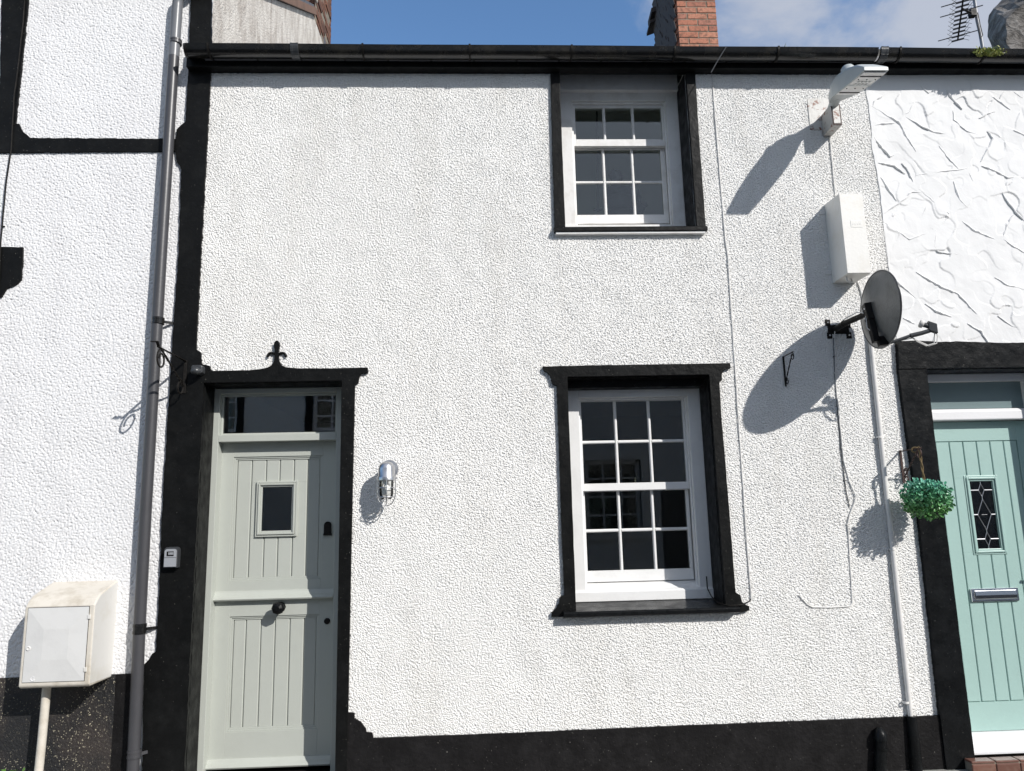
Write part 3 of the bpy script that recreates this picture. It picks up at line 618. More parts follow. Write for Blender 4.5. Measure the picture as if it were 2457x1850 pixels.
for c in cr_:
    p = [(W(1837+c[i]/2.7, c[i+1]/2.7)) for i in range(0, len(c), 2)]
    q = []
    for a, b in zip(p, p[1:]):
        k = max(2, int((b-a).length/.02))
        for j in range(k): q.append(a.lerp(b, j/k)+Vector((random.uniform(-.003, .003), 0, random.uniform(-.003, .003))))
    q.append(p[-1])
    n_ = len(q); amp = random.uniform(.005, .010)
    rr = [max(.0015, amp*math.sin(math.pi*min(1, (i+.6)/n_*1.0))**.5*random.uniform(.6, 1.15)) for i in range(n_)]
    rw.tube([(v.x, -.0085, v.z) for v in q], rr, 6)
relief_wall('wall', 'smooth', rh, rw, 2.853, 4.6, .02, 4.735, .005, .13, .0050, [(RX0, RX1, 0, RZ1)], 12, y=-.004, lo=0, hi=1, coarse=.35, flakes=.85)
# strip of pebbledash boundary: uneven edge where the smooth coat laps over the neighbour
ed = xz([(2076, 200), (2076, 222), (2083, 260), (2089, 318), (2090, 355), (2099, 400), (2107, 444), (2116, 520), (2127, 616), (2138, 720), (2150, 822)])
B().prism(wob(ed+[(2.870, ed[-1][1]), (2.870, ed[0][1])], .003, .03), -.0125, -.0045).build('render_edge', 'smooth', rh)
hb = xz([(2149.5, 820), (2200, 819), (2240, 822), (2300, 821), (2380, 824), (2457, 824)], -.02)
hb = wob(hb, .002, .03, False)+[(hb[-1][0], hb[-1][1]), (4.25, hb[-1][1]-.005), (4.25, RZ1), (RX0-.02, RZ1)]
jb = xz([(2152, 884), (2201.8, 1248), (2252, 1716)], -.02)
lin_ = B().prism(hb+[(jb[0][0], RZ1)], -.045, -.0045); B3 = B(); B4 = B()
B3.prism(wob([(RX0, RZ1-.003), (RX0, 0), (jb[-1][0]+.002, 0)]+jb[::-1][:-1]+[(jb[0][0], RZ1-.003)], .0015, .04), -.038, -.0045)
B4.box(RX1, 4.15, -.038, -.0045, 0, RZ1-.003); B3.box(RX0-.003, RX0+.003, -.004, .15, 0, RZ1-.003); B4.box(RX1-.003, RX1+.003, -.004, .15, 0, RZ1-.003); lin_.box(RX0, RX1, -.004, .15, RZ1-.004, RZ1+.003)
y = .22
d = B(); X0, X1 = 3.09, 3.88
gx = [3.18, 3.278, 3.376, 3.474, 3.571, 3.669, 3.767]; zt, zb = 2.04, .322
d.box(X0, gx[0]-.003, y, y+.04, .14, 2.178); d.box(gx[-1]+.003, X1, y, y+.04, .14, 2.178); d.box(gx[0]-.003, gx[-1]+.003, y, y+.04, zt+.003, 2.178); d.box(gx[0]-.003, gx[-1]+.003, y, y+.04, .14, zb-.003)
d.box(gx[0]-.003, gx[-1]+.003, y+.008, y+.03, zb-.003, 1.30); d.box(gx[0]-.003, gx[-1]+.003, y+.008, y+.03, 1.76, zt+.003); d.box(gx[0]-.003, 3.39, y+.008, y+.03, 1.30, 1.76); d.box(3.55, gx[-1]+.003, y+.008, y+.03, 1.30, 1.76)
for a, b in zip(gx, gx[1:]):
    if 3.27 < a < 3.29: d.prism([(a+.003, y+.008), (a+.003, y+.003), (a+.007, y+.0006), (3.349, y+.0006), (3.349, y+.008)], 1.28, 1.785, 'z')
    segs = [(zb+.003, zt-.003)] if b < 3.30 or a > 3.57 else [(zb+.003, 1.28), (1.785, zt-.003)]
    for s0, s1 in segs: d.prism([(a+.003, y+.008), (a+.003, y+.003), (a+.007, y+.0006), (b-.007, y+.0006), (b-.003, y+.003), (b-.003, y+.008)], s0, s1, 'z')
rd = d.build('door', 'teal', rh, bevel=.001, seg=1)
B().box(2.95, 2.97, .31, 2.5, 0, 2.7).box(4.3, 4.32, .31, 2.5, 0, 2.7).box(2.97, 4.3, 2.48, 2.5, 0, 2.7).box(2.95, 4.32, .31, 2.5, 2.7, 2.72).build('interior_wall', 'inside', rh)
lin_.build('lintel', 'blackgloss', rd, bevel=.004); B3.build('jamb', 'blackgloss', rd, bevel=.004); B4.build('jamb', 'blackgloss', rd, bevel=.004)
f = B(); f.box(RX0+.004, 3.088, .15, .25, .05, RZ1-.006); f.box(3.882, RX1-.004, .15, .25, .05, RZ1-.006)
f.box(3.088, 3.882, .15, .25, 2.455, RZ1-.006); f.prism([(.25, 2.182), (.155, 2.182), (.15, 2.190), (.15, 2.245), (.165, 2.262), (.25, 2.268)], 3.088, 3.882, 'x')
f.box(3.832, 3.882, .165, .24, 2.268, 2.455); f.box(3.088, 3.138, .165, .24, 2.268, 2.455)
f.prism([(.25, .139), (.12, .128), (.115, .108), (.075, .106), (.07, .09), (.02, .088), (.0, .084), (.0, .066), (.25, .066)], RX0+.005, RX1-.005, 'x')
f.build('door_frame', 'pvc', rd, bevel=.003)
B().box(3.138, 3.832, .19, .196, 2.268, 2.455).build('fanlight', 'frost', rd)
g = B()
for ins, yy in ((0, y-.004), (.013, y-.012), (.026, y-.002)):
    a0, a1, b0, b1 = 3.350+ins, 3.592-ins, 1.265+ins, 1.802-ins; t = .013
    g.box(a0, a0+t, yy, y+.03, b0, b1); g.box(a1-t, a1, yy, y+.03, b0, b1); g.box(a0+t, a1-t, yy, y+.03, b0, b0+t); g.box(a0+t, a1-t, yy, y+.03, b1-t, b1)
g.build('pane_moulding', 'teal', rd, bevel=.003)
B().box(3.388, 3.554, y+.012, y+.018, 1.30, 1.766).build('leaded_pane', 'obscure', rd)
ld = B(); cx = 3.471
def bar(a, b, r=.003): ld.tube([(a[0], y+.010, a[1]), (b[0], y+.010, b[1])], r, 6)
for cz, h, wd in ((1.70, .046, .020), (1.533, .105, .048), (1.368, .046, .020)):
    P = [(cx, cz+h), (cx+wd, cz), (cx, cz-h), (cx-wd, cz)]
    for i in range(4): bar(P[i], P[(i+1) % 4])
    bar((3.389, cz), (cx-wd, cz), .0045); bar((cx+wd, cz), (3.553, cz), .0045)
bar((cx, 1.765), (cx, 1.746)); bar((cx, 1.654), (cx, 1.638)); bar((cx, 1.428), (cx, 1.414)); bar((cx, 1.322), (cx, 1.302)); bar((cx-.02, 1.533), (cx+.02, 1.533), .001)
ld.build('lead_pattern', 'lead', rd)
lp_ = B(); lp_.box(3.292, 3.622, y-.014, y-.0005, .955, 1.044); lpo = lp_.build('letterplate', 'chrome', rd, bevel=.010, seg=4)
B().prism([(y-.014, .972), (y-.022, .976), (y-.026, 1.0), (y-.020, 1.028), (y-.014, 1.030)], 3.312, 3.602, 'x').build('letter_flap', 'chrome', rd, bevel=.002)
hn = B(); hn.box(3.80, 3.845, y-.010, y, 1.0, 1.24); hn.tube([(3.822, y-.01, 1.12), (3.822, y-.05, 1.12), (3.81, y-.058, 1.12), (3.70, y-.055, 1.125)], .009, 10); hn.build('door_handle', 'chrome', rd, bevel=.003)
rf = B(); rf.prism([(-.10, 4.80), (3.0, 6.62), (6.1, 4.80), (6.1, 4.7), (3.0, 6.5), (0, 4.74), (-.10, 4.76)], 3.001, 8.0, 'x')
rro = rf.build('roof', 'slate', rh)
B().box(3.6005, 8.0, -.085, -.005, 4.712, 4.80).box(3.6005, 8.0, -.07, -.005, 4.80, 4.88).build('fascia', 'black', rh, bevel=.004)
ch = B(); 
opx = [(2403, 150), (2400, 125), (2385, 112), (2376, 100), (2369, 88), (2368, 78), (2371, 60), (2372, 45), (2377, 30), (2388, 18), (2400, 8), (2412, -6), (2430, -26), (2450, -60), (2560, -90), (2700, -80), (2740, 150)]
rs_ = []
for y_, dx_, sx2 in ((3.2, 0, 1), (3.05, 3, 1), (2.9, 12, .97), (2.7, 26, .93), (2.5, 46, .86)):
    rs_.append([ch.b.verts.new(Vector((q.x, y_, q.z))+Vector((noise.noise(q*4), noise.noise(q*4+Vector((7, 0, 0))), noise.noise(q*4+Vector((0, 7, 0)))))*.05) for q in [W(2580+(px-2580)*sx2+dx_*.3, 150+(py-150)*sx2, y_) for px, py in opx]])
for A, D in zip(rs_, rs_[1:]):
    for k in range(len(opx)): ch.b.faces.new((A[k], A[(k+1) % len(opx)], D[(k+1) % len(opx)], D[k]))
ch.b.faces.new(rs_[0]); fc_ = ch.b.faces.new(rs_[-1][::-1])
cho = ch.build('chimney', 'stone', rro, bevel=0, smooth=False, seg=2, label='dark rough stone chimney at the right edge of the photo')
# tiled step
st = thing('tiled_step', 'brown quarry tile doorstep below the pale duck egg door', 'step', (3.5, -.06, 0))
t = B()
x = 2.945
for i in range(8):
    w_ = .152; t.box(x+.002, x+w_-.002, -.115, -.040, .052, .066); t.box(x+.002, x+w_-.002, -.118, -.104, .0, .050); x += w_
t.build('tiles', 'tile', st, bevel=.007, seg=3)
B().box(2.95, 4.155, -.110, -.042, 0, .057).build('mortar_bed', 'mortar', st)

# ================================================================== GUTTERS
def gutter(name, label, x0, x1, z0, z1, r, yc, marks, joints, ends):
    g = thing(name, label, 'gutter', ((x0+x1)/2, yc, (z0+z1)/2-r), None)
    zz = lambda x: z0+(z1-z0)*(x-x0)/(x1-x0)
    b = B(); n = 16; st_ = [x0+(x1-x0)*i/24 for i in range(25)]
    prof = [(math.cos(math.pi+math.pi*k/n), math.sin(math.pi+math.pi*k/n)) for k in range(n+1)]
    ring = [(yc+a*r, c*r) for a, c in prof] + [(yc+a*(r-.004), c*(r-.004)) for a, c in prof[::-1]]
    ring[0] = (yc-r-.005, .002); 
    rings = [[b.b.verts.new((x, q[0], zz(x)+q[1]+.0012*math.sin(x*3.1))) for q in ring] for x in st_]
    for A, D in zip(rings, rings[1:]):
        for k in range(len(ring)): b.b.faces.new((A[k], A[(k+1) % len(ring)], D[(k+1) % len(ring)], D[k]))
    b.b.faces.new(rings[0][::-1]); b.b.faces.new(rings[-1])
    b.build('trough', 'gutter', g, smooth=True)
    def strap(x, wd, t, lean=0.0):
        s = B(); R_ = r+t; pr = [(yc+math.cos(math.pi+math.pi*k/14)*R_, math.sin(math.pi+math.pi*k/14)*R_) for k in range(15)]
        pr = [(yc-R_-.002, .007)]+pr+[(-.086, -.01)]
        for p, q in zip(pr, pr[1:]):
            a, c = Vector((x, p[0], zz(x)+p[1])), Vector((x, q[0], zz(x)+q[1])); mid = (a+c)/2; dd = (c-a)/2; nn = dd.cross(Vector((1, 0, 0))).normalized()
            s.obox(mid, (wd/2, 0, 0), dd*1.04, nn*.0022)
        return s
    for x in marks: strap(x, .013, .005).build('bracket', 'iron', g)
    for x in joints:
        s = strap(x-.02, .014, .006); s2 = strap(x+.02, .014, .006); me = bpy.data.meshes.new('t'); s2.b.to_mesh(me); s.b.from_mesh(me); s2.b.free(); bpy.data.meshes.remove(me)
        s3 = strap(x, .05, .004); me = bpy.data.meshes.new('t'); s3.b.to_mesh(me); s.b.from_mesh(me); s3.b.free(); bpy.data.meshes.remove(me)
        s.build('joint', 'darkgrey', g, bevel=.001, seg=1)
    for x in ends:
        b = B(); b.prism([(yc+math.cos(math.pi+math.pi*k/16)*(r+.005), zz(x)+math.sin(math.pi+math.pi*k/16)*(r+.005)) for k in range(17)], x-.008, x+.008, 'x'); b.build('stop_end', 'gutter', g, bevel=.002)
    return g, zz
GY = -.147
def gx_(px): return W(px, 125, -.20).x
gutter('gutter', 'long black half round gutter along the eaves above the cottage', gx_(442), gx_(2108), 4.803, 4.792, .060, GY,
       [gx_(v) for v in (498, 870, 1127, 1372, 1620, 1868)], [gx_(706)], [gx_(442)])
gutter('gutter', 'black gutter above the smooth render, right of the street lamp, mossy on top', gx_(2112), 8.0, 4.792, 4.755, .062, GY,
       [gx_(v) for v in (2160, 2362)], [gx_(2122)], [])
gutter('gutter', 'black gutter end high over the downpipe on the left house', -7.0, -1.84, 5.52, 5.52, .058, -.14, [-2.3, -3.3], [], [-1.84])

# ================================================================== DOWNPIPE
dp = thing('downpipe', 'tall dark grey downpipe on the left house beside the black post', 'downpipe', (-2.083, -.06, 0))
yp = -.062
B().tube([(-2.062, yp, 0), (-2.066, yp, .2), (-2.079, yp, .98), (-2.085, yp, 1.7), (-2.087, yp, 3.3), (-2.085, yp, 4.80)], .035, 24).build('pipe', 'pipe', dp, smooth=True)
B().tube([(-2.085, yp, 4.80), (-2.083, yp, 5.20), (-2.078, yp-.004, 5.245), (-2.062, yp-.012, 5.275)], .0352, 24).build('upper_pipe', 'lampgrey2', dp, smooth=True)
B().tube([(-2.064, yp-.01, 5.272), (-2.03, yp-.03, 5.31), (-1.97, yp-.06, 5.36), (-1.94, yp-.075, 5.40), (-1.93, yp-.08, 5.47)], .039, 20).build('elbow', 'gutter', dp, smooth=True)
def clip(px, py, arm=None, h=.022):
    p = W(px, py, yp); k = B()
    for q in (0, 1): k.lathe([(.0365, -h+q*h*1.3), (.040, -h+q*h*1.3), (.040, -h+q*h*1.3+h*.6), (.0365, -h+q*h*1.3+h*.6)], p, (0, 0, 1), 24)
    k.lathe([(.0362, -h), (.038, -h), (.038, h), (.0362, h)], p, (0, 0, 1), 24)
    if arm:
        for sx_ in (1,):
            a = Vector((p.x+.036*sx_, yp+.01, p.z-.004)); e = Vector((p.x+arm*sx_, -.012, p.z-.004))
            dd = (e-a)/2; k.obox((a+e)/2, dd, dd.cross(Vector((0, 0, 1))).normalized()*.003, (0, 0, .009)); k.ball((e.x, -.014, e.z), .009, n=1)
    return k
clip(379, 770, .082).build('clip', 'gutter', dp, bevel=.001, seg=1)
clip(335, 1508, .082, .03).build('clip', 'gutter', dp, bevel=.001, seg=1)
clip(422, 101, None, .016).build('clip', 'pipe', dp)
clip(322, 1808, .07).build('clip', 'pipe', dp)

# ================================================================== GAS METER BOX
gb = thing('meter_box', 'cream plastic gas meter box on the left wall, lettered G', 'meter box', (-2.45, -.13, .71))
x0, x1 = -2.643, -2.250
B().prism([(-.0, 1.270), (-.13, 1.232), (-.21, 1.205), (-.245, 1.180), (-.27, 1.150), (-.27, .712), (-.255, .700), (0, .700)], x0, x1, 'x').build('casing', 'creamdirty', gb, bevel=.008, seg=3)
side = B().prism([(-.003, 1.262), (-.13, 1.224), (-.208, 1.198), (-.245, 1.172), (-.266, 1.145), (-.266, .716), (-.003, .706)], x1-.002, x1+.0012, 'x').build('side_panel', 'cream', gb)
fd = B()
fx0, fx1, fz0, fz1 = -2.622, -2.280, .735, 1.142
vv = [(fx0, -.274, fz0), (fx1, -.274, fz0), (fx1, -.274, fz1), (fx0, -.274, fz1), (fx0+.10, -.281, fz0+.12), (fx1-.10, -.281, fz0+.12), (fx1-.10, -.281, fz1-.12), (fx0+.10, -.281, fz1-.12), (fx0, -.265, fz0), (fx1, -.265, fz0), (fx1, -.265, fz1), (fx0, -.265, fz1)]
vs = [fd.b.verts.new(v) for v in vv]
for q in ((4, 5, 6, 7), (0, 1, 5, 4), (1, 2, 6, 5), (2, 3, 7, 6), (3, 0, 4, 7), (8, 9, 1, 0), (9, 10, 2, 1), (10, 11, 3, 2), (11, 8, 0, 3)): fd.b.faces.new([vs[i] for i in q])
fdo = fd.build('door', 'creamdoor', gb)
B().box(fx0-.003, fx1+.003, -.2712, -.265, fz0-.003, fz1+.003).build('door_gap', 'iron', gb)
k = B().lathe([(.013, 0), (.013, .003), (.011, .005), (.007, .005), (.006, .002), (0, .002)], (-2.602, -.2745, .920), (0, -1, 0), 20); k.build('lock', 'plastic', fdo, smooth=True)
for z in (1.085, .795): B().box(fx1-.004, fx1+.014, -.279, -.272, z-.012, z+.012).build('hinge', 'cream', gb, bevel=.002)
def text(s, size, loc, rot, m, parent, name='lettering', ext=.0008):
    cu = bpy.data.curves.new(name, 'FONT'); cu.body = s; cu.size = size; cu.extrude = ext; cu.align_x = 'CENTER'; cu.align_y = 'CENTER'
    o = bpy.data.objects.new(name, cu); C.objects.link(o); dg = bpy.context.evaluated_depsgraph_get(); me = bpy.data.meshes.new_from_object(o.evaluated_get(dg))
    bpy.data.objects.remove(o); o = bpy.data.objects.new(name, me); C.objects.link(o); me.transform(Matrix.Translation(Vector(loc)-LOC[parent.name]) @ rot.to_4x4()); me.materials.clear(); me.materials.append(M[m]); o.parent = parent; LOC[o.name] = LOC[parent.name]; return o
RX90 = Matrix.Rotation(R(90), 3, 'X')
text('G', .034, (-2.565, -.2755, .752), RX90, 'pvc', fdo, ext=.0015)
gp = thing('gas_pipe', 'pale beige pipe running down from the gas meter box', 'pipe', (-2.553, -.15, 0))
B().tube([(-2.550, -.15, .70), (-2.553, -.15, .4), (-2.557, -.15, .22), (-2.557, -.15, .205)], .0235, 18).build('pipe', 'creamdirty', gp, smooth=True)
B().tube([(-2.557, -.15, .21), (-2.557, -.15, .0)], .0255, 18).build('sleeve', 'plastic', gp, smooth=True)

# ================================================================== KEY SAFE
ks = thing('key_safe', 'small silver and black key safe on the black post left of the door', 'key safe', (-1.91, -.04, 1.34))
def arch(x0, x1, z0, z1, r): return [(x0, z0), (x1, z0), (x1, z1-r)]+[(x1-r+r*math.cos(a), z1-r+r*math.sin(a)) for a in [math.pi/2*k/5 for k in range(6)]]+[(x0+r-r*math.sin(a), z1-r+r*math.cos(a)) for a in [math.pi/2*k/5 for k in range(6)]]+[(x0, z1-r)]
B().prism(arch(-1.957, -1.872, 1.338, 1.462, .022), -.066, -.026).build('casing', 'darkgrey', ks, bevel=.005)
cv = B().prism(arch(-1.951, -1.879, 1.344, 1.450, .016), -.074, -.066).build('cover', 'silver', ks, bevel=.003)
B().box(-1.937, -1.895, -.0762, -.073, 1.408, 1.436).build('dial_window', 'iron', cv, bevel=.001)
dl = B()
for i in range(4): dl.box(-1.926+i*.008, -1.920+i*.008, -.0775, -.076, 1.416, 1.431)
dl.build('dials', 'silver', cv)
B().box(-1.951, -1.879, -.0745, -.0735, 1.398, 1.400).build('seam', 'iron', cv)

# ================================================================== MOTION SENSOR
ms = thing('motion_sensor', 'dark grey domed motion sensor beside the left end of the door head', 'sensor', (-1.815, -.06, 2.55))
c = Vector((-1.812, 0, 2.583))
b = B(); b.prism([(-1.846, 2.560), (-1.846, 2.596), (-1.838, 2.604), (-1.784, 2.604), (-1.776, 2.596), (-1.776, 2.556), (-1.800, 2.540), (-1.80, 2.552)], -.085, -.027); b.build('housing', 'darkgrey', ms, bevel=.005)
B().ball((-1.815, -.083, 2.564), .031, (1.05, 1, .8), 3).build('dome', 'darkgrey', ms, smooth=True)

# ================================================================== WROUGHT IRON BRACKETS
def scroll(c, r, n=16, turns=1.25, start=0, sgn=1):
    return [(c[0], c[1]+math.cos(start+sgn*turns*2*math.pi*i/n)*r*(1-.55*i/n), c[2]+math.sin(start+sgn*turns*2*math.pi*i/n)*r*(1-.55*i/n)) for i in range(n+1)]
def bracket(label, x, z, ln, ht, m='iron', r=.006, y0=-.012, tip=True, big=False, group=None):
    t = thing('hanging_bracket', label, 'bracket', (x, y0, z-ht), group)
    B().box(x-r*1.3, x+r*1.3, y0-.006, y0, z-ht, z+.004).build('back_bar', m, t, bevel=.0015, seg=1)
    a = B(); a.box(x-r*1.1, x+r*1.1, y0-ln, y0-.0065, z-.005, z)
    if tip: a.obox((x, y0-ln-.006, z+.012), (r*1.1, 0, 0), (0, .012, -.012), (0, .002, .002)); a.obox((x-.012, y0-ln-.02, z+.024), (.022, 0, 0), (0, .012, 0), (0, 0, .0022))
    a.build('arm', m, t, bevel=.001, seg=1)
    tw = B(); n = 22; A = Vector((x, y0-ln*.86, z-.012)); Z = Vector((x, y0-.016, z-ht*.80))
    for i in range(n):
        p = A.lerp(Z, i/n); q = A.lerp(Z, (i+1)/n); ang = i*.62; dd = (q-p)/2; u = Vector((1, 0, 0)); v2 = dd.cross(u).normalized(); ca, sa = math.cos(ang), math.sin(ang)
        tw.obox((p+q)/2, dd*1.05, (u*ca+v2*sa)*r*.85, (v2*ca-u*sa)*r*.45)
    tw.build('brace', m, t)
    R1 = ln*.15 if not big else ln*.13
    for k_, sc in enumerate([B(), B()] + ([B()] if big else [])):
      if k_ == 0: sc.tube(scroll((x, y0-ln*.88, z-.006-R1), R1, start=R(90), sgn=1), r*.75, 6)
      elif k_ == 1: sc.tube(scroll((x, y0-.012-R1*.9, z-ht*.86), R1*.9, start=R(120), sgn=-1), r*.7, 6)
      else: sc.tube(scroll((x, y0-.012-R1*.9, z-ht*.66), R1*.8, start=R(120), sgn=-1), r*.7, 6)
      sc.build('scroll', m, t, smooth=True)
    return t
bracket('black iron hanging bracket on the black post, jutting out above the left of the door', -1.905, 2.645, .415, .215, r=.008, y0=-.027)
bracket('small black iron bracket on the wall within the satellite dish shadow', 2.053, 2.617, .165, .205, tip=False, r=.0045)
bracket('rusty brown bracket holding up the green leaf ball', 2.786, 1.966, .235, .215, 'rustiron', tip=False, r=.006, big=True)

# ================================================================== LEAF BALL
lb = thing('topiary_ball', 'green artificial leaf ball hanging beside the pale duck egg door', 'hanging plant', (2.795, -.225, 1.51))
bc = Vector((2.795, -.225, 1.648))
lv = B(); rnd = random.Random(3)
for i in range(1700):
    z = rnd.uniform(-1, 1); a = rnd.uniform(0, 2*math.pi); rr = math.sqrt(1-z*z); n_ = Vector((rr*math.cos(a), rr*math.sin(a), z))
    rad = rnd.uniform(.085, .140)*(1+.07*noise.noise(n_*3)); 
    if z > .72 and abs(n_.x) < .33: rad *= .78
    p = bc+Vector((n_.x*rad*1.03, n_.y*rad*1.03, n_.z*rad*.90))
    d_ = (n_*rnd.uniform(.1, .9)+Vector((rnd.uniform(-1, 1), rnd.uniform(-1, 1), rnd.uniform(-.8, 1)))*.9).normalized()
    s_ = d_.cross(n_+Vector((rnd.uniform(-.5, .5), rnd.uniform(-.5, .5), rnd.uniform(-.5, .5)))).normalized(); up_ = s_.cross(d_); l = rnd.uniform(.020, .030); wd = l*.33
    P = [p, p+d_*l*.45+s_*wd+up_*.003, p+d_*l*.85+s_*wd*.7+up_*.001, p+d_*l, p+d_*l*.85-s_*wd*.7+up_*.001, p+d_*l*.45-s_*wd+up_*.003, p+d_*l*.5-up_*.002]
    vs = [lv.b.verts.new(q) for q in P]
    for q in ((0, 1, 6), (1, 2, 6), (2, 3, 6), (3, 4, 6), (4, 5, 6), (5, 0, 6)): lv.b.faces.new([vs[k] for k in q])
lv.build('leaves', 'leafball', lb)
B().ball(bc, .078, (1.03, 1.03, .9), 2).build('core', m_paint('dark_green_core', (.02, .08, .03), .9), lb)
rp = B(); rt0 = Vector((2.786, -.228, 1.955))
for k in range(2): rp.tube([(rt0.x+.004*math.cos(i*.9+k*3.1)+.008*i/14, rt0.y+.004*math.sin(i*.9+k*3.1)-.002, rt0.z-.018*i+.0) for i in range(15)], .0045, 6)
rp.tube([(2.786+.014*math.cos(a), -.2+.03*math.sin(a*.5), 1.957+.016*math.sin(a)) for a in [i*.6 for i in range(14)]], .006, 6)
rp.build('rope', 'rope', lb, smooth=True)

# ================================================================== CAGED WALL LAMP
cl = thing('wall_lamp', 'caged aluminium bulkhead lamp between the door and the lower window', 'wall lamp', (-.59, -.10, 1.68))
B().lathe([(0, 0), (.062, 0), (.062, .010), (.058, .016), (.034, .020), (.030, .020)], (-.588, -.0, 1.915), (0, -1, 0), 28).build('back_plate', 'metal', cl, smooth=True)
lx, ly = -.590, -.128
b = B(); b.tube([(-.589, -.015, 1.905), (-.589, -.06, 1.912), (-.59, -.095, 1.905)], [.036, .038, .044], 22)
b.lathe([(0, .088), (.018, .087), (.034, .080), (.046, .064), (.052, .042), (.053, .0), (.057, -.006), (.059, -.012), (.059, -.030), (.052, -.031), (.048, -.031)], (lx, ly, 1.868), (0, 0, 1), 28)
b.ball((lx-.064, ly, 1.852), .006, (1.8, 1, 1), 1); b.ball((lx+.064, ly, 1.852), .006, (1.8, 1, 1), 1)
b.build('hood', 'metal', cl, smooth=True)
B().lathe([(.044, 1.840), (.044, 1.76), (.040, 1.735), (.028, 1.722), (0, 1.718)], (lx, ly, 0), (0, 0, 1), 24).build('glass_jar', 'jar', cl, smooth=True)
B().lathe([(.013, 1.838), (.013, 1.815), (.018, 1.80), (.028, 1.775), (.028, 1.76), (.018, 1.745), (0, 1.74)], (lx, ly, 0), (0, 0, 1), 18).build('bulb', 'bulb', cl, smooth=True)
cg = B()
for k in range(4):
    a = R(8+90*k); cg.tube([(lx+math.cos(a)*q, ly+math.sin(a)*q, z) for q, z in ((.055, 1.845), (.056, 1.78), (.055, 1.745), (.048, 1.718), (.034, 1.696), (.016, 1.684), (0, 1.680))], .0032, 8)
for z, q in ((1.793, .0565), (1.735, .054)): cg.tube([(lx+q*math.cos(2*math.pi*i/28), ly+q*math.sin(2*math.pi*i/28), z) for i in range(29)], .0032, 8)
cg.build('cage', 'metal', cl, smooth=True)

# ================================================================== STREET LAMP
sp = thing('street_lamp', 'grey LED street lamp head on a rusty white wall bracket under the gutter', 'street lamp', (2.51, -.02, 4.28))
B().prism([(2.400, 4.285), (2.400, 4.512), (2.412, 4.522), (2.612, 4.522), (2.622, 4.512), (2.622, 4.285), (2.61, 4.275), (2.412, 4.275)], -.012, -.001).build('wall_plate', 'rusty', sp, bevel=.003)
b = B(); b.box(2.487, 2.553, -.165, -.0125, 4.225, 4.385); bx = b.build('arm_box', 'rustbox', sp, bevel=.003)
B().box(2.488, 2.552, -.1662, -.1652, 4.226, 4.384).build('rusty_edge', 'rustiron', bx)
B().box(2.496, 2.543, -.169, -.166, 4.238, 4.374).build('end_cover', 'rusty', bx)
# head: a tapering casting that runs out and slightly up from the neck
hx = 2.487
secs = [(-.20, .030, 4.372, 4.412), (-.245, .045, 4.366, 4.440), (-.32, .066, 4.345, 4.462), (-.42, .077, 4.318, 4.452), (-.54, .079, 4.292, 4.420), (-.66, .079, 4.272, 4.362), (-.748, .078, 4.262, 4.290)]
b = B(); rings = []
for yy, hw, zb_, zt_ in secs:
    rings.append([b.b.verts.new((hx+q[0]*hw, yy, zb_+(zt_-zb_)*q[1])) for q in ((-1, 0), (-1, .80), (-.9, .95), (-.5, 1), (.5, 1), (.9, .95), (1, .80), (1, 0))])
for A, D in zip(rings, rings[1:]):
    for k in range(8): b.b.faces.new((A[k], A[(k+1) % 8], D[(k+1) % 8], D[k]))
b.b.faces.new(rings[0][::-1]); b.b.faces.new(rings[-1])
hdz = b.build('lamp_head', 'lampgrey', sp, bevel=.003)
sl_z = lambda yy: 4.262+(yy+.748)*(4.345-4.262)/(.428)
def under(x0, x1, ya, yb, t0, t1):  # plate lying under the sloping underside
    b = B(); v = [b.b.verts.new((x, yy, sl_z(yy)-t)) for t in (t0, t1) for x in (x0, x1) for yy in (ya, yb)]
    for f_ in ((0, 1, 3, 2), (4, 6, 7, 5), (0, 4, 5, 1), (2, 3, 7, 6), (0, 2, 6, 4), (1, 5, 7, 3)): b.b.faces.new([v[i] for i in f_])
    return b
under(hx-.070, hx+.070, -.735, -.38, .010, .004).build('gear_tray', 'wold', hdz, bevel=.002)
for ya in (-.68, -.42): under(hx-.068, hx+.068, ya-.006, ya+.006, .013, .009).build('seal_strip', 'iron', hdz)
for i in range(4):
    for j in range(2):
        p = (hx-.036+.024*i, -.60+.04*j, sl_z(-.60+.04*j)-.012); B().ball(p, .010, (1, 1, .6), 2).build('led_lens', 'lens', hdz, smooth=True)
for i in range(3):
    for yy in (-.635, -.49): B().ball((hx-.055+.055*i, yy, sl_z(yy)-.011), .0045, n=1).build('screw', 'iron', hdz)
b = B(); b.tube([(2.52, -.10, 4.375), (2.515, -.16, 4.392), (2.500, -.215, 4.395), (2.49, -.27, 4.40)], [.030, .033, .036, .042], 16); b.build('neck', 'lampgrey', sp, smooth=True)
b = B(); b.lathe([(0, -.02), (.043, -.02), (.043, .010), (.038, .013), (.043, .018), (.043, .046), (.032, .060), (0, .066)], (hx+.0, -.43, 4.438), (0, 0, 1), 22); b.build('photocell', 'lampgrey', hdz, smooth=True)

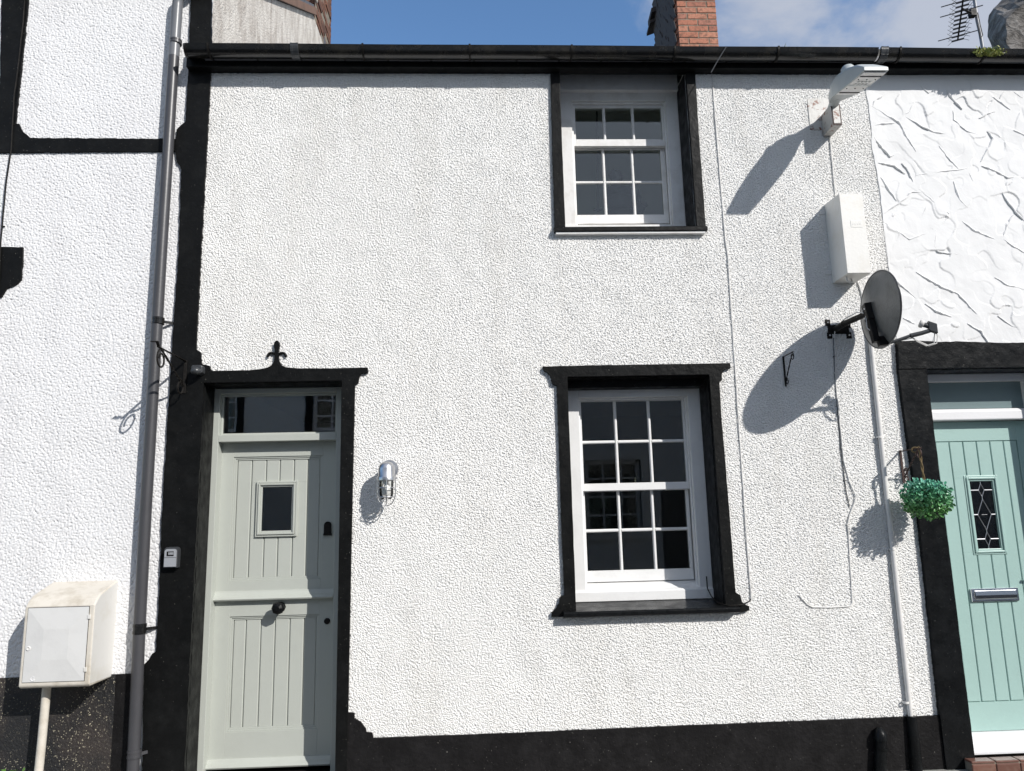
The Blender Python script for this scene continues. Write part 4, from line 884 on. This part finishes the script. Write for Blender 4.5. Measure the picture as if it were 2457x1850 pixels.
# ================================================================== WHITE CABLE BOX
kb = thing('junction_box', 'tall white plastic cable box between street lamp and satellite dish', 'cable box', (2.53, -.11, 3.13))
tb = W(1987.3, 492.2, 0).z
b = B(); b.prism([(0, 3.13), (0, 3.130+.0), (0, tb), (-.222, 3.692), (-.222, 3.132), (-.20, 3.13)][1:], 2.448, 2.608, 'x'); kbo = b.build('cover', 'cream', kb, bevel=.005)
b = B(); zc = 3.475; b.box(2.505, 2.585, -.2235, -.221, zc-.024, zc+.024); eo = b.build('embossed_panel', 'cream', kbo, bevel=.001)
for i in range(4): pass
b = B()
for q, w_ in ((2.516, .010), (2.533, .012), (2.552, .008), (2.566, .010)): b.tube([(q+w_/2*(1+math.cos(a)), -.2237, zc+.007*math.sin(a)) for a in [R(40+28*k) for k in range(10)]], .0011, 5)
b.build('embossed_mark', 'cream', eo)
for z in (3.645, 3.205): B().box(2.405, 2.447, -.014, -.001, z-.014, z+.014).build('fixing_lug', 'plastic', kb, bevel=.003)
B().tube([(2.475, -.15, 3.135), (2.476, -.152, 3.105), (2.49, -.15, 3.092), (2.515, -.14, 3.095), (2.525, -.12, 3.112), (2.526, -.10, 3.135)], .006, 8).build('cable_loop', 'plastic', kb, smooth=True)

# ================================================================== SATELLITE DISH
sd = thing('satellite_dish', 'dark grey oval satellite dish on an angled wall arm', 'satellite dish', (2.45, -.0, 2.75))
dc = Vector((2.526, -.416, 2.820)); az, el = R(78.2), R(6.2)
dn = Vector((math.cos(el)*math.sin(az), -math.cos(el)*math.cos(az), math.sin(el))); dw = Vector((math.cos(az), math.sin(az), 0)); du = dw.cross(dn); du = du if du.z > 0 else -du
rw_, rh_ = .370, .226
tl = R(-4); dw, du = dw*math.cos(tl)+du*math.sin(tl), du*math.cos(tl)-dw*math.sin(tl)
b = B(); nr, na = 12, 72; dep = .050
def dpt(fr_, a, off=0): return dc+dw*math.cos(a)*rw_*fr_+du*math.sin(a)*rh_*fr_+dn*(dep*(fr_*fr_-1)+off)
for off in (0.0, -.0035):
    rings = [[b.b.verts.new(dpt(0, 0, off))]]+[[b.b.verts.new(dpt(i/nr, 2*math.pi*k/na, off)) for k in range(na)] for i in range(1, nr+1)]
    for A, D in zip(rings, rings[1:]):
        for k in range(na):
            if len(A) == 1: b.b.faces.new((A[0], D[k], D[(k+1) % na]))
            else: b.b.faces.new((A[k], D[k], D[(k+1) % na], A[(k+1) % na]))
dish = b.build('reflector', 'dish', sd, smooth=True)
b = B(); b.tube([dpt(1.0, 2*math.pi*k/na, -.002) for k in range(na+1)], .006, 8); b.build('rim', 'darkgrey', dish, smooth=True)
bk = dc-dn*(dep+.02)
b = B(); b.obox(bk, dn*.022, dw*.035, du*.055); b.obox(bk+du*-.11, dn*.018, dw*.028, du*.09); b.obox(bk+du*-.20+dn*.04, dn*.03, dw*.022, du*.03); bko = b.build('back_bracket', 'iron', sd, bevel=.004)
for a_, c_ in ((.02, .02), (-.02, .02), (.02, -.03)): B().ball(bk+dw*a_+du*(c_+.0)-dn*.024, .0065, n=1).build('bolt', 'metal', bko)
wp = B(); wp.box(2.335, 2.395, -.014, -.001, 2.745, 2.845); wp.box(2.475, 2.53, -.014, -.001, 2.72, 2.80); wp.box(2.395, 2.475, -.010, -.001, 2.755, 2.80)
wpx = W(2008, 780, 0); 
wpo = None
wp = B(); cx_, cz_ = 2.44, 2.805
for sx_, sz_ in ((-.055, .045), (-.050, -.045), (.085, .03), (.085, -.045)): wp.box(cx_+sx_-.018, cx_+sx_+.018, -.013, -.001, cz_+sz_-.022, cz_+sz_+.022)
wp.box(cx_-.06, cx_+.09, -.010, -.001, cz_-.035, cz_+.03)
wpo = wp.build('wall_mount', 'iron', sd, bevel=.003)
for sx_, sz_ in ((-.055, .045), (-.050, -.045), (.085, .03), (.085, -.045)): B().ball((cx_+sx_, -.015, cz_+sz_), .007, n=1).build('bolt', 'metal', wpo)
e1 = Vector((cx_-.01, -.012, cz_-.005)); e2 = Vector((cx_-.005, -.13, cz_+.005)); e3 = bk+Vector((0, 0, -.005))
b = B(); b.tube([e1, e1.lerp(e2, .5), e2], .021, 12); b.tube([e2, e2.lerp(e3, .5), e3], .019, 12); b.ball(e2, .024, n=2); b.build('arm', 'iron', sd, smooth=True)
lnb = Vector((2.792, -.487, 2.691)); f0 = dc-du*(rh_*.93)-dn*.01; f1 = lnb+Vector((-.006, 0, -.024))
b = B(); mid = f0.lerp(f1, .55)
b.tube([f0-du*.01, f0.lerp(f1, .3)-du*.006, mid], .0105, 10); b.tube([mid, f0.lerp(f1, .8)+Vector((0, 0, -.002)), f1], [.015, .014, .013], 10); b.build('feed_arm', 'darkgrey', sd, smooth=True)
dirl = (dc-lnb).normalized()
b = B(); b.tube([lnb+dirl*.005, lnb+dirl*.045], .015, 14); b.obox(lnb-dirl*.012, dirl*.026, Vector((0, 0, 1))*.030, dirl.cross(Vector((0, 0, 1)))*.020); lo = b.build('feed_horn', 'darkgrey', sd, bevel=.003)
B().lathe([(.014, 0), (.024, .004), (.026, .016), (.022, .024), (0, .027)], lnb+dirl*.040, dirl, 20).build('horn_cap', 'plastic', lo, smooth=True)
b = B(); l0 = lnb+Vector((.015, 0, -.03))
for k in (0, 1):
    s0 = l0+Vector((.006+k*.016, 0, 0)); b.tube([s0, s0+Vector((0, 0, -.035)), s0+Vector((-.01, 0, -.075)), s0+Vector((-.055, .01, -.088)), s0+Vector((-.10, .02, -.06)), mid+Vector((.02, .01, -.012))], .0035, 6)
b.tube([mid+Vector((.02, .01, -.012)), f0.lerp(f1, .2)-du*.012, f0-dn*.03+du*.03, bk-dn*.03+du*-.10, bk-dn*.02+du*-.02], .003, 6)
b.tube([bk-dn*.03, e2.lerp(e3, .5)+Vector((0, -.03, .035)), e2+Vector((0, -.02, .03)), e1+Vector((-.01, -.02, .0)), (cx_-.02, -.012, cz_-.07)], .0035, 6)
b.build('cable', 'plastic', sd, smooth=True)

# ================================================================== CABLES ON THE WALL
def cable(label, pts, r=.0042, m='plastic', clips=9, fx=1, ox=0, oy=0, y=-.0125, name='cable'):
    t = thing(name, label, 'cable', W(ox+pts[-1][0]/fx, oy+pts[-1][1]/fx, y)); P = []
    for i, (a_, b_) in enumerate(pts):
        p = W(ox+a_/fx, oy+b_/fx, 0); p = W(ox+a_/fx, oy+b_/fx, y if y < -.1 else 0); P.append(Vector((p.x, y-random.uniform(0, .002), p.z)))
    q = []
    for a_, b_ in zip(P, P[1:]):
        k = max(1, int((b_-a_).length/.06))
        for j in range(k): q.append(a_.lerp(b_, j/k)+Vector((random.uniform(-.0012, .0012), random.uniform(-.001, .001), 0)))
    q.append(P[-1]); B().tube(q, r, 8).build('sheath', m, t, smooth=True)
    for i in range(clips):
        p = q[int((i+.5)*len(q)/clips)]; B().box(p.x-.008, p.x+.006, -.018, -.001, p.z-.004, p.z+.004).build('clip', m, t, bevel=.002)
    return t
cable('thin white cable from gutter down past both windows to the lower sill', [(1706, 172), (1711.5, 244), (1720.7, 359), (1730, 474), (1739, 578), (1745, 616), (1759, 840), (1781, 1166), (1792, 1330), (1801, 1438)])
c2 = cable('short white cable between the street lamp bracket and the cable box', [(1988, 322), (1992, 370), (1997, 420), (2002, 470), (2005, 505)], clips=2)
cable('thin white cable looping down from satellite dish mount and hooked left at its end', [(2000, 812), (2002, 896), (2006, 950), (2013, 1018), (2022, 1104), (2035, 1155), (2050, 1190), (2048, 1205), (2036, 1235), (2031, 1258), (2035, 1307), (2038, 1360), (2041, 1411), (2042.6, 1446), (2036, 1454), (1990, 1457), (1948, 1456), (1935, 1450), (1923, 1437), (1915, 1427)], clips=10)
cable('dark strand put in as the shadow of the looped white cable below the dish mount', [(1998, 812), (2001, 900), (2010, 1018), (2017, 1100), (2028, 1180), (2036, 1216)], .003, 'darkgrey', 3)  # no second cable: dark strand modelled in place of the looped cable's shadow
cable('short pale cable sagging from the cable box behind the dish', [(2052, 668), (2060, 690), (2066, 712), (2072, 735), (2074, 760)], .006, clips=1)
cable('twin black cable on the black band down the left edge', [(67, -30), (62, 60), (52, 150), (41, 230), (35, 330), (34, 365), (28, 400), (22, 440), (17, 490), (12, 545), (8, 600), (4, 680), (-2, 760), (-8, 900)], .005, 'iron', 4, y=-.03)
cable('thin dark wire strung over gutter and fascia at the top of the white cable', [(1742, 113), (1730, 132), (1718, 152), (1706, 174)], .0035, 'darkgrey', 0, y=-.215)
# short wire that crosses the lower window sill
b = B(); pts = [W(1230+1140/2.45, 840+1330/2.45, .19), W(1230+1145/2.45, 840+1400/2.45, .18), W(1230+1170/2.45, 840+1450/2.45, .10), W(1230+1215/2.45, 840+1490/2.45, .0), W(1230+1270/2.45, 840+1503/2.45, -.05), W(1230+1350/2.45, 840+1497/2.45, -.045), W(1230+1395/2.45, 840+1475/2.45, -.012), W(1801, 1437, -.008)]
tag(b.tube(pts, .004, 8).build('window_cable', 'iron', smooth=True), 'black wire lying across the right end of the lower window sill', 'cable')

# white conduit
cp = thing('conduit', 'white vertical conduit pipe with black foot, right of the looped cable', 'conduit', (2.65, -.03, 0))
B().tube([(2.664, -.026, 2.86), (2.660, -.026, 2.5), (2.655, -.026, 1.7), (2.650, -.026, .33), (2.649, -.026, .30)], .0155, 16).build('pipe', 'plastic', cp, smooth=True)
B().tube([(2.649, -.034, .318), (2.645, -.036, .1), (2.642, -.036, 0)], [.030, .035, .036], 18).build('pipe_foot', 'blackgloss', cp, smooth=True)
for px, py in ((2110, 1049), (2141, 1318), (2173, 1685)):
    p = W(px, py, -.026); k = B(); k.lathe([(.0158, -.006), (.0185, -.006), (.0185, .006), (.0158, .006)], (p.x, -.026, p.z), (0, 0, 1), 18); k.box(p.x-.032, p.x-.012, -.012, -.001, p.z-.006, p.z+.006); k.build('clip', 'plastic', cp)
cs = thing('conduit_stub', 'short black capped pipe stub on the black plinth', 'pipe', (2.42, -.05, 0))
B().tube([(2.405, -.052, 0), (2.428, -.052, .16), (2.431, -.052, .195)], [.036, .034, .034], 18).build('pipe', 'blackgloss', cs, smooth=True)
b = B(); b.tube([(2.43, -.052, .19), (2.432, -.051, .225), (2.436, -.044, .243), (2.445, -.03, .248)], [.040, .038, .028, .018], 18); b.tube([(2.43, -.052, .135), (2.43, -.052, .150)], .038, 18); b.build('cap', 'blackgloss', cs, smooth=True)

M['mastgrey'], _, _ = mat('galvanised_mast', (.22, .23, .25), .5, .3)
# ================================================================== AERIAL
ae = thing('tv_aerial', 'television aerial on a metal mast in front of the dark stone chimney', 'aerial', (5.507, 2.2, 6.2))
m0 = W(2362, 140, 2.2); m1 = W(2334, -30, 2.2)
B().tube([(m0.x, 2.2, 6.15), m0, W(2352, 80, 2.2), W(2345, 50, 2.2), W(2341, 20, 2.2), m1], .018, 14).build('mast', 'mastgrey', ae, smooth=True)
h0 = 6.86
def onz(px, py, z):
    d_ = (px-IW/2)*_rt-(py-IH/2)*_up+FPX*_fw; return CAM+d_*((z-CAM.z)/d_.z)
pa, pb = onz(2316, -40, h0), onz(2298, 96, h0)
b = B(); b.tube([pa, pb], .009, 8); bdir = (pb-pa).normalized(); bs_ = bdir.cross(Vector((0, 0, 1))).normalized()
cl0 = W(2333, 32, 2.2); b.tube([cl0, pa.lerp(pb, .42)], .012, 8); b.obox(cl0, (.03, 0, 0), (0, .03, 0), (0, 0, .04)); b.build('boom', 'iron', ae)
el_ = B(); n = 13
for i in range(n):
    p = pa.lerp(pb, .06+.94*i/(n-1)); el_.obox(p, bs_*.062, bdir*.010, Vector((0, 0, .006)))
    for s1 in (-1, 1):
        q = p+bs_*.05*s1
        for s2 in (-1, 1): el_.tube([q, q+bs_*s1*.055+Vector((0, 0, s2*.05))-bdir*.02], .0024, 5)
for i, t_ in enumerate((.12, .3, .48, .93)):
    p = pa.lerp(pb, t_); el_.tube([p-bs_*.20+Vector((0, 0, .01)), p+bs_*.20+Vector((0, 0, .01))], .0055, 6)
el_.build('elements', 'darkgrey', ae)
B().tube([W(2346, 30, 2.17), W(2352, 60, 2.17), W(2358, 85, 2.16), W(2352, 92, 2.16), W(2346, 60, 2.17)], .005, 6).build('cable', 'iron', ae, smooth=True)

# ================================================================== ORNAMENTS IN THE UPPER WINDOW
on = thing('ornament', 'dark draped bust standing behind the middle panes of the upper window', 'ornament', (.98, .45, 3.72))
b = B(); q = lambda a_, b_, y=.45: W(1230+a_/2.7, b_/2.7, y)
for a_, b_, r_, s_ in ((668, 1150, .055, (1, .9, 1.15)), (668, 1195, .035, (1, 1, 1)), (690, 1245, .085, (1.2, .7, .7)), (700, 1320, .095, (1.15, .7, 1.2)), (735, 1270, .05, (1.3, .8, .8)), (700, 1400, .095, (1.2, .8, 1.0)), (640, 1300, .05, (.8, .8, 1.5)), (750, 1340, .045, (.8, .8, 1.6))):
    b.ball(q(a_, b_), r_, s_, 3)
for v in b.b.verts: v.co += Vector((noise.noise(v.co*22), noise.noise(v.co*22+Vector((5, 0, 0))), noise.noise(v.co*22+Vector((0, 9, 0)))))*.014
b.build('figure', 'ornament', on, smooth=True); p = q(700, 1430); B().box(p.x-.14, p.x+.14, .36, .54, 3.60, p.z+.01).build('base', 'ornament', on, bevel=.01)
on2 = thing('ornament', 'dark knobbly ornament behind the lower right pane of the upper window', 'ornament', (1.10, .45, 3.72))
b = B(); p = q(826, 1400)
b.lathe([(.05, -.10), (.045, 0), (.02, .02), (.03, .05), (.045, .08), (.03, .11), (.015, .13), (.02, .17), (.01, .22), (0, .24)], (p.x, .45, p.z-.02), (0, 0, 1), 14); b.ball((p.x+.035, .45, p.z+.09), .026, n=2); b.build('body', 'ornament', on2, smooth=True)
tag(B().tube([q(545, 680, .40), q(550, 1000, .40), q(552, 1370, .40)], .006, 6).box(q(552, 1360, .4).x-.03, q(552, 1360, .4).x+.03, .39, .41, q(552, 1362, .4).z, q(552, 1362, .4).z+.01).build('blind_cord', 'ornament'), 'thin dark cord hanging behind the left panes of the upper window', 'cord')

# ================================================================== SMALL PLANTS
def tuft(name, label, cat, c, n, l, m, spread, up=1.0, fat=.25, seed=1):
    rnd = random.Random(seed); b = B()
    for i in range(n):
        p = Vector(c)+Vector((rnd.gauss(0, spread[0]), rnd.gauss(0, spread[1]), abs(rnd.gauss(0, spread[2]))*(1 if up > 0 else -1)))
        d_ = Vector((rnd.uniform(-1, 1), rnd.uniform(-1, .6), rnd.uniform(.1, 1)*up)).normalized(); s_ = d_.cross(Vector((rnd.uniform(-1, 1), rnd.uniform(-1, 1), rnd.uniform(-1, 1)))).normalized(); ll = l*rnd.uniform(.5, 1.2)
        vs = [b.b.verts.new(v) for v in (p, p+d_*ll*.5+s_*ll*fat, p+d_*ll, p+d_*ll*.5-s_*ll*fat)]; b.b.faces.new(vs)
    return tag(b.build(name, m), label, cat)
mp_ = W(2372, 131, -.205)
tuft('moss_clump', 'yellow green moss tuft on the gutter below the aerial', 'moss', (mp_.x, -.205, mp_.z-.012), 520, .028, 'moss', (.045, .014, .020), seed=4)
for px, sd_ in ((1867, 8), (1905, 9)):
    g_ = W(px, 118, -.14); tuft('grass_tuft', 'tiny dry grass tuft in the gutter, ' + ('left one of two' if sd_ == 8 else 'right one of two') + ' near the street lamp', 'grass', (g_.x, -.14, g_.z-.03), 16, .055, 'moss', (.03, .01, .004), 1.6, .03, seed=sd_)
wpz = W(22, 1846, -.14)
tuft('weed', 'green leafy weed at the foot of the speckled plinth, left corner', 'plant', (wpz.x, -.12, wpz.z-.060), 70, .030, 'weed', (.040, .03, .018), seed=6, fat=.32)

# ================================================================== HOUSES ACROSS THE STREET (seen mirrored in the glass)
def far_house(label, x0, x1, wins, doorx):
    h = thing('terraced_house', label, 'house', ((x0+x1)/2, -7.9, 0)); Y = -7.75
    b = B(); walls(b, x0, x1, 0, 4.9, Y-.25, Y, [(a, b_, c_, d_) for a, b_, c_, d_ in wins]+[(doorx, doorx+.85, 0, 2.1)]); b.build('wall', 'castL', h)
    B().box(x0, x1, -10.6, -10.5, 0, 4.9).build('back_wall', 'inside', h)
    B().prism([(Y+.2, 4.85), (-10.3, 6.4), (-12.8, 4.85), (-12.8, 4.95), (-10.3, 6.52), (Y+.2, 4.95)], x0, x1, 'x').build('roof', 'slate', h)
    for a, b_, c_, d_ in wins:
        f = B(); f.box(a, a+.07, Y-.15, Y-.08, c_, d_); f.box(b_-.07, b_, Y-.15, Y-.08, c_, d_); f.box(a+.07, b_-.07, Y-.15, Y-.08, c_, c_+.07); f.box(a+.07, b_-.07, Y-.15, Y-.08, d_-.07, d_)
        for i in (1, 2): x_ = a+(b_-a)*i/3; f.box(x_-.015, x_+.015, Y-.14, Y-.10, c_+.07, d_-.07)
        for i in (1, 2, 3): z_ = c_+(d_-c_)*i/4; f.box(a+.07, b_-.07, Y-.139, Y-.101, z_-.015, z_+.015)
        fo = f.build('window', 'pvc', h); B().box(a+.07, b_-.07, Y-.125, Y-.12, c_+.07, d_-.07).build('pane', 'glass', fo)
        s = B(); s.box(a-.12, a, Y-.15, Y+.03, c_-.1, d_+.12); s.box(b_, b_+.12, Y-.15, Y+.03, c_-.1, d_+.12); s.box(a, b_, Y-.15, Y+.03, d_, d_+.12); s.box(a, b_, Y-.15, Y+.06, c_-.1, c_); s.build('surround', 'black' if x0 < -1 else 'wold', fo)
    B().box(doorx, doorx+.85, Y-.18, Y-.12, 0, 2.1).build('door', 'darkgrey', h)
far_house('white house across the street, mirrored in the fanlight of the sage door', -7.5, -.2, [(-2.95, -1.95, 3.15, 4.25), (-5.35, -4.25, 3.15, 4.25), (-5.3, -4.2, 1.0, 2.4)], -2.6)
far_house('white house across the street, mirrored in the left panes of the lower window', -.19, 15.0, [(1.85, 2.85, 1.25, 2.55), (4.6, 5.6, 3.2, 4.3), (4.5, 5.7, 1.0, 2.4)], 3.2)

# ------------------------------------------------------------------ groups of like things
GR = {'gutter': 'black half round gutters', 'hanging_bracket': 'iron brackets fixed to the walls', 'cable': 'cables run along the walls', 'ornament': 'dark ornaments in the upper window', 'grass_tuft': 'grass tufts in the gutter', 'terraced_house': 'houses of the terraces'}
for o in C.objects:
    if o.parent is None and o.name.split('.')[0] in GR and 'category' in o: o['group'] = GR[o.name.split('.')[0]]
